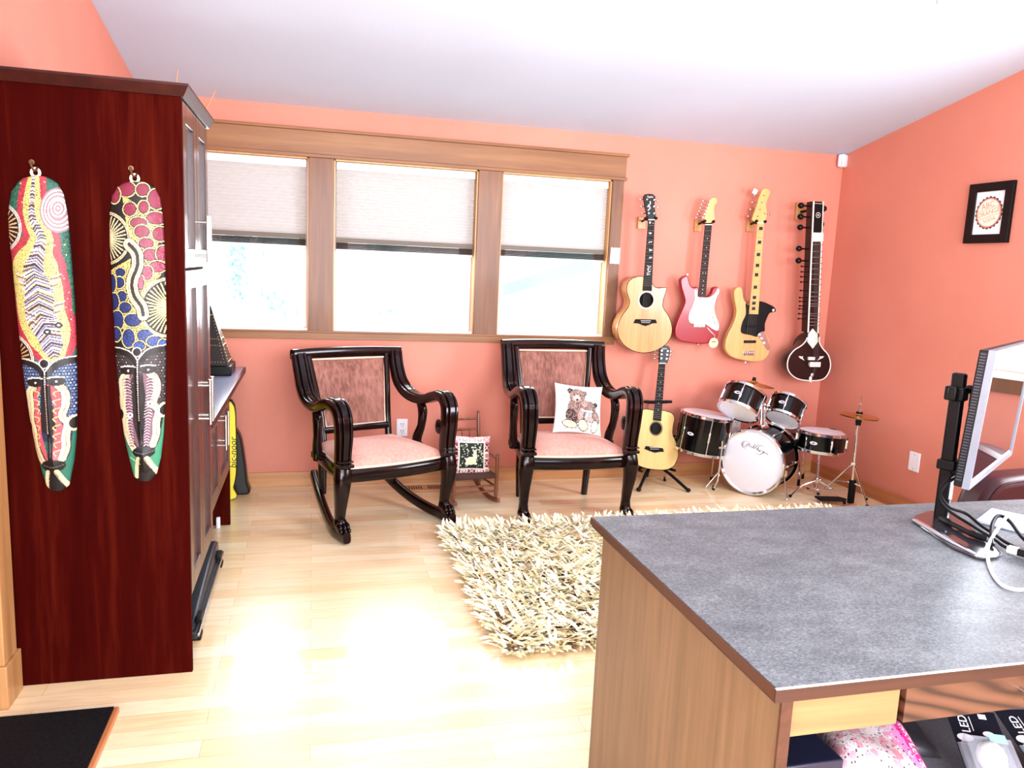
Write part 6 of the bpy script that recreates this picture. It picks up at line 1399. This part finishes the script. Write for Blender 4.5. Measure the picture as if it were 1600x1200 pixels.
m_scr, nt, b = _new('glossy_screen'); b.inputs['Base Color'].default_value = (.02,.02,.024,1); b.inputs['Roughness'].default_value = .03; b.inputs['IOR'].default_value = 1.9; b.inputs['Coat Weight'].default_value = 1.0; b.inputs['Coat IOR'].default_value = 1.8; b.inputs['Coat Roughness'].default_value = .02
mb = MB(); mbox(mb, bz, SW-bz, bz*1.6, SH-bz, -.010, .002); mb.build('screen', m_scr, mt, smooth=0)
# cables on the desk
def cable(name, label, pts, r, mat, grp='cables on the desk'):
    return tag(MB().tube(catmull(pts, 6, False), r, 8).build(name, mat, None, pts[0]), label, 'cable', grp)
cable('power_cable', 'black cable running down the monitor pole and across the desk', [(1.80,1.79,.93),(1.775,1.745,.905),(1.735,1.735,.885),(1.722,1.745,.84),(1.748,1.735,.80),(1.790,1.715,.785),(1.790,1.66,.768),(1.772,1.60,.766),(1.750,1.545,.766),(1.745,1.49,.764),(1.76,1.40,.757)], .0042, m_blk)
cable('video_cable', 'second black cable beside the pole, lower loop across the base plate', [(1.805,1.795,.92),(1.78,1.738,.898),(1.728,1.732,.87),(1.716,1.74,.825),(1.745,1.728,.79),(1.765,1.68,.770),(1.752,1.62,.766),(1.735,1.56,.766),(1.715,1.51,.766),(1.74,1.44,.757),(1.80,1.35,.756)], .0042, m_blk)
cable('black_cable', 'thick black cable arching up beside the white cable loop', [(1.70,1.535,.764),(1.745,1.585,.772),(1.80,1.635,.785),(1.845,1.66,.795),(1.862,1.64,.785),(1.82,1.55,.765),(1.80,1.45,.757)], .0048, m_blk)
cable('white_cable', 'white cable curling in a wide loop over the base plate and desk', [(1.868,1.653,.800),(1.80,1.612,.785),(1.73,1.568,.770),(1.655,1.508,.763),(1.60,1.450,.756),(1.555,1.395,.754),(1.522,1.345,.754),(1.516,1.318,.754),(1.538,1.302,.754),(1.60,1.312,.754),(1.68,1.34,.754)], .0042, m_plate)
ad = thing('cable_plug', 'black plug with white end lying by the cables at the right edge of the desk', 'plug', (1.72,1.50,.757)); Rp = Matrix.Rotation(math.radians(-62),3,'Z')
MB().box((1.735,1.445,.768), (.075,.026,.018), Rp).build('plug_body', m_black, ad, bevel=.004); MB().box((1.713,1.487,.768), (.026,.024,.016), Rp).build('plug_end', m_plate, ad, bevel=.003)
kn_ = tag(MB().tube(catmull([(1.735,1.742,.763),(1.722,1.70,.766),(1.712,1.655,.768),(1.705,1.61,.768),(1.712,1.572,.767)], 5, False), [.010]*6+[.007]*9+[.009]*6 if True else .008, 8).build('adapter_cable', m_blk, None, (1.73,1.7,.76)), 'short black adapter lead with plugs lying on the base plate', 'cable', 'cables on the desk')
tb = thing('tablet', 'thin pale blue tablet lying behind the cables on the desk', 'tablet', (1.93,1.70,.75))
mb = MB(); mb.prism([(1.845,1.735),(2.00,1.83),(2.10,1.67),(1.93,1.575)], .7502, .758, 0, lambda x, y, z: Vector((x,y,z))); mb.build('tablet_body', plain('pale_blue_shell', S(186,200,224), .3), tb, bevel=.003)
mb = MB(); mb.prism([(1.855,1.733),(1.998,1.82),(2.088,1.674),(1.932,1.588)], .758, .7586, 0, lambda x, y, z: Vector((x,y,z))); mb.build('tablet_face', plain('pale_blue_face', S(176,196,226), .12), tb, smooth=0)
# leather chair behind the desk
m_mar = plain('maroon_leather', S(52,16,22), .4, coat=.0, spec=.3, var=.15, vs=8)
lc = thing('leather_chair', 'dark maroon leather chair with its back to the desk at the right edge', 'armchair', (3.0,2.62,0))
raw = [(2.58,.02),(2.53,.30),(2.50,.50),(2.515,.60),(2.56,.665),(2.64,.69),(2.9,.70),(3.25,.685),(3.38,.65),(3.44,.55),(3.43,.30),(3.38,.02)]
MB().prism(sm(raw, 5), 2.33, 2.47, 0, fr_at((0,0,0))).build('backrest', m_mar, lc, bevel=.035, seg=4)
lab(MB().tube([(p[0]*.97+2.97*.03, 2.326, p[1]*.97+.01) for p in sm(raw, 5)][8:-8], .005, 8).build('seam_piping', m_mar, lc), 'seam along the back')
MB().box((3.24,2.74,.30), (.40,.46,.22), Matrix.Rotation(math.radians(-12),3,'Z')).build('seat', m_mar, lc, bevel=.04, seg=4)
for fx_, fy_ in ((3.10,2.60),(3.36,2.56),(3.13,2.90),(3.40,2.86)): MB().cyl((fx_,fy_,.012),(fx_,fy_,.2),.02,.024,12).build('foot', m_black, lc)
# ------------------------------------------------------------------ camera
F_PX = 1208.67
Rr = Matrix([[0.96813, -0.246622, 0.043607], [0.004503, -0.156948, -0.987597], [0.250407, 0.956318, -0.150835]])          # rows: camera right, down, forward in world axes
cam = bpy.data.cameras.new('camera'); co = bpy.data.objects.new('camera', cam); COL.objects.link(co)
cam.sensor_fit = 'HORIZONTAL'; cam.sensor_width = 36; cam.lens = F_PX/1600*36; cam.clip_start = 0.02; cam.clip_end = 200
r, d, f_ = Rr[0], Rr[1], Rr[2]
co.matrix_world = Matrix(((r[0],-d[0],-f_[0],0),(r[1],-d[1],-f_[1],0),(r[2],-d[2],-f_[2],1.42),(0,0,0,1)))
SC.camera = co
# ------------------------------------------------------------------ light: overcast sky, daylight at the windows, added rear and left fill, ceiling lamp
w = bpy.data.worlds.new('sky'); SC.world = w; w.use_nodes = True; bgn = w.node_tree.nodes['Background']
bgn.inputs['Color'].default_value = (0.93,0.97,1.0,1); bgn.inputs['Strength'].default_value = 1.3
def area(name, loc, tgt, sx, sy, e, col=(1,1,1)):
    L = bpy.data.lights.new(name, 'AREA'); L.shape = 'RECTANGLE'; L.size = sx; L.size_y = sy; L.energy = e; L.color = col
    o = bpy.data.objects.new(name, L); COL.objects.link(o); o.location = loc
    o.rotation_euler = (Vector(tgt)-Vector(loc)).to_track_quat('-Z', 'Y').to_euler(); return o
area('assumed_rear_fill', (1.3,YR+.02,1.62), (1.5,4.0,1.05), 3.5, 2.0, 170, (.92,.98,1.06))  # frontal fill added at an assumed opening behind the camera, no window seen
area('daylight_right_window', (XR+.03,2.1,1.52), (0.5,2.6,1.2), 1.2, 0.98, 44, (.92,.98,1.06))
area('left_fill_light', (XL-.05,-.6,1.5), (3.6,2.6,1.4), 2.0, 1.1, 36, (.92,.98,1.06))  # fill added to brighten the right wall, no window known here
for i, (a, b_) in enumerate(WIN): area('daylight_window_%d' % (i+1), ((a+b_)/2, D+.16, 1.24), ((a+b_)/2, 2.0, 0.2), b_-a-.1, .44, 7, (.97,.99,1.0))
SC.view_settings.view_transform = 'Standard'; SC.view_settings.look = 'None'; SC.view_settings.gamma = 1.0
SC.view_settings.use_curve_mapping = False; SC.view_settings.exposure = 1.27
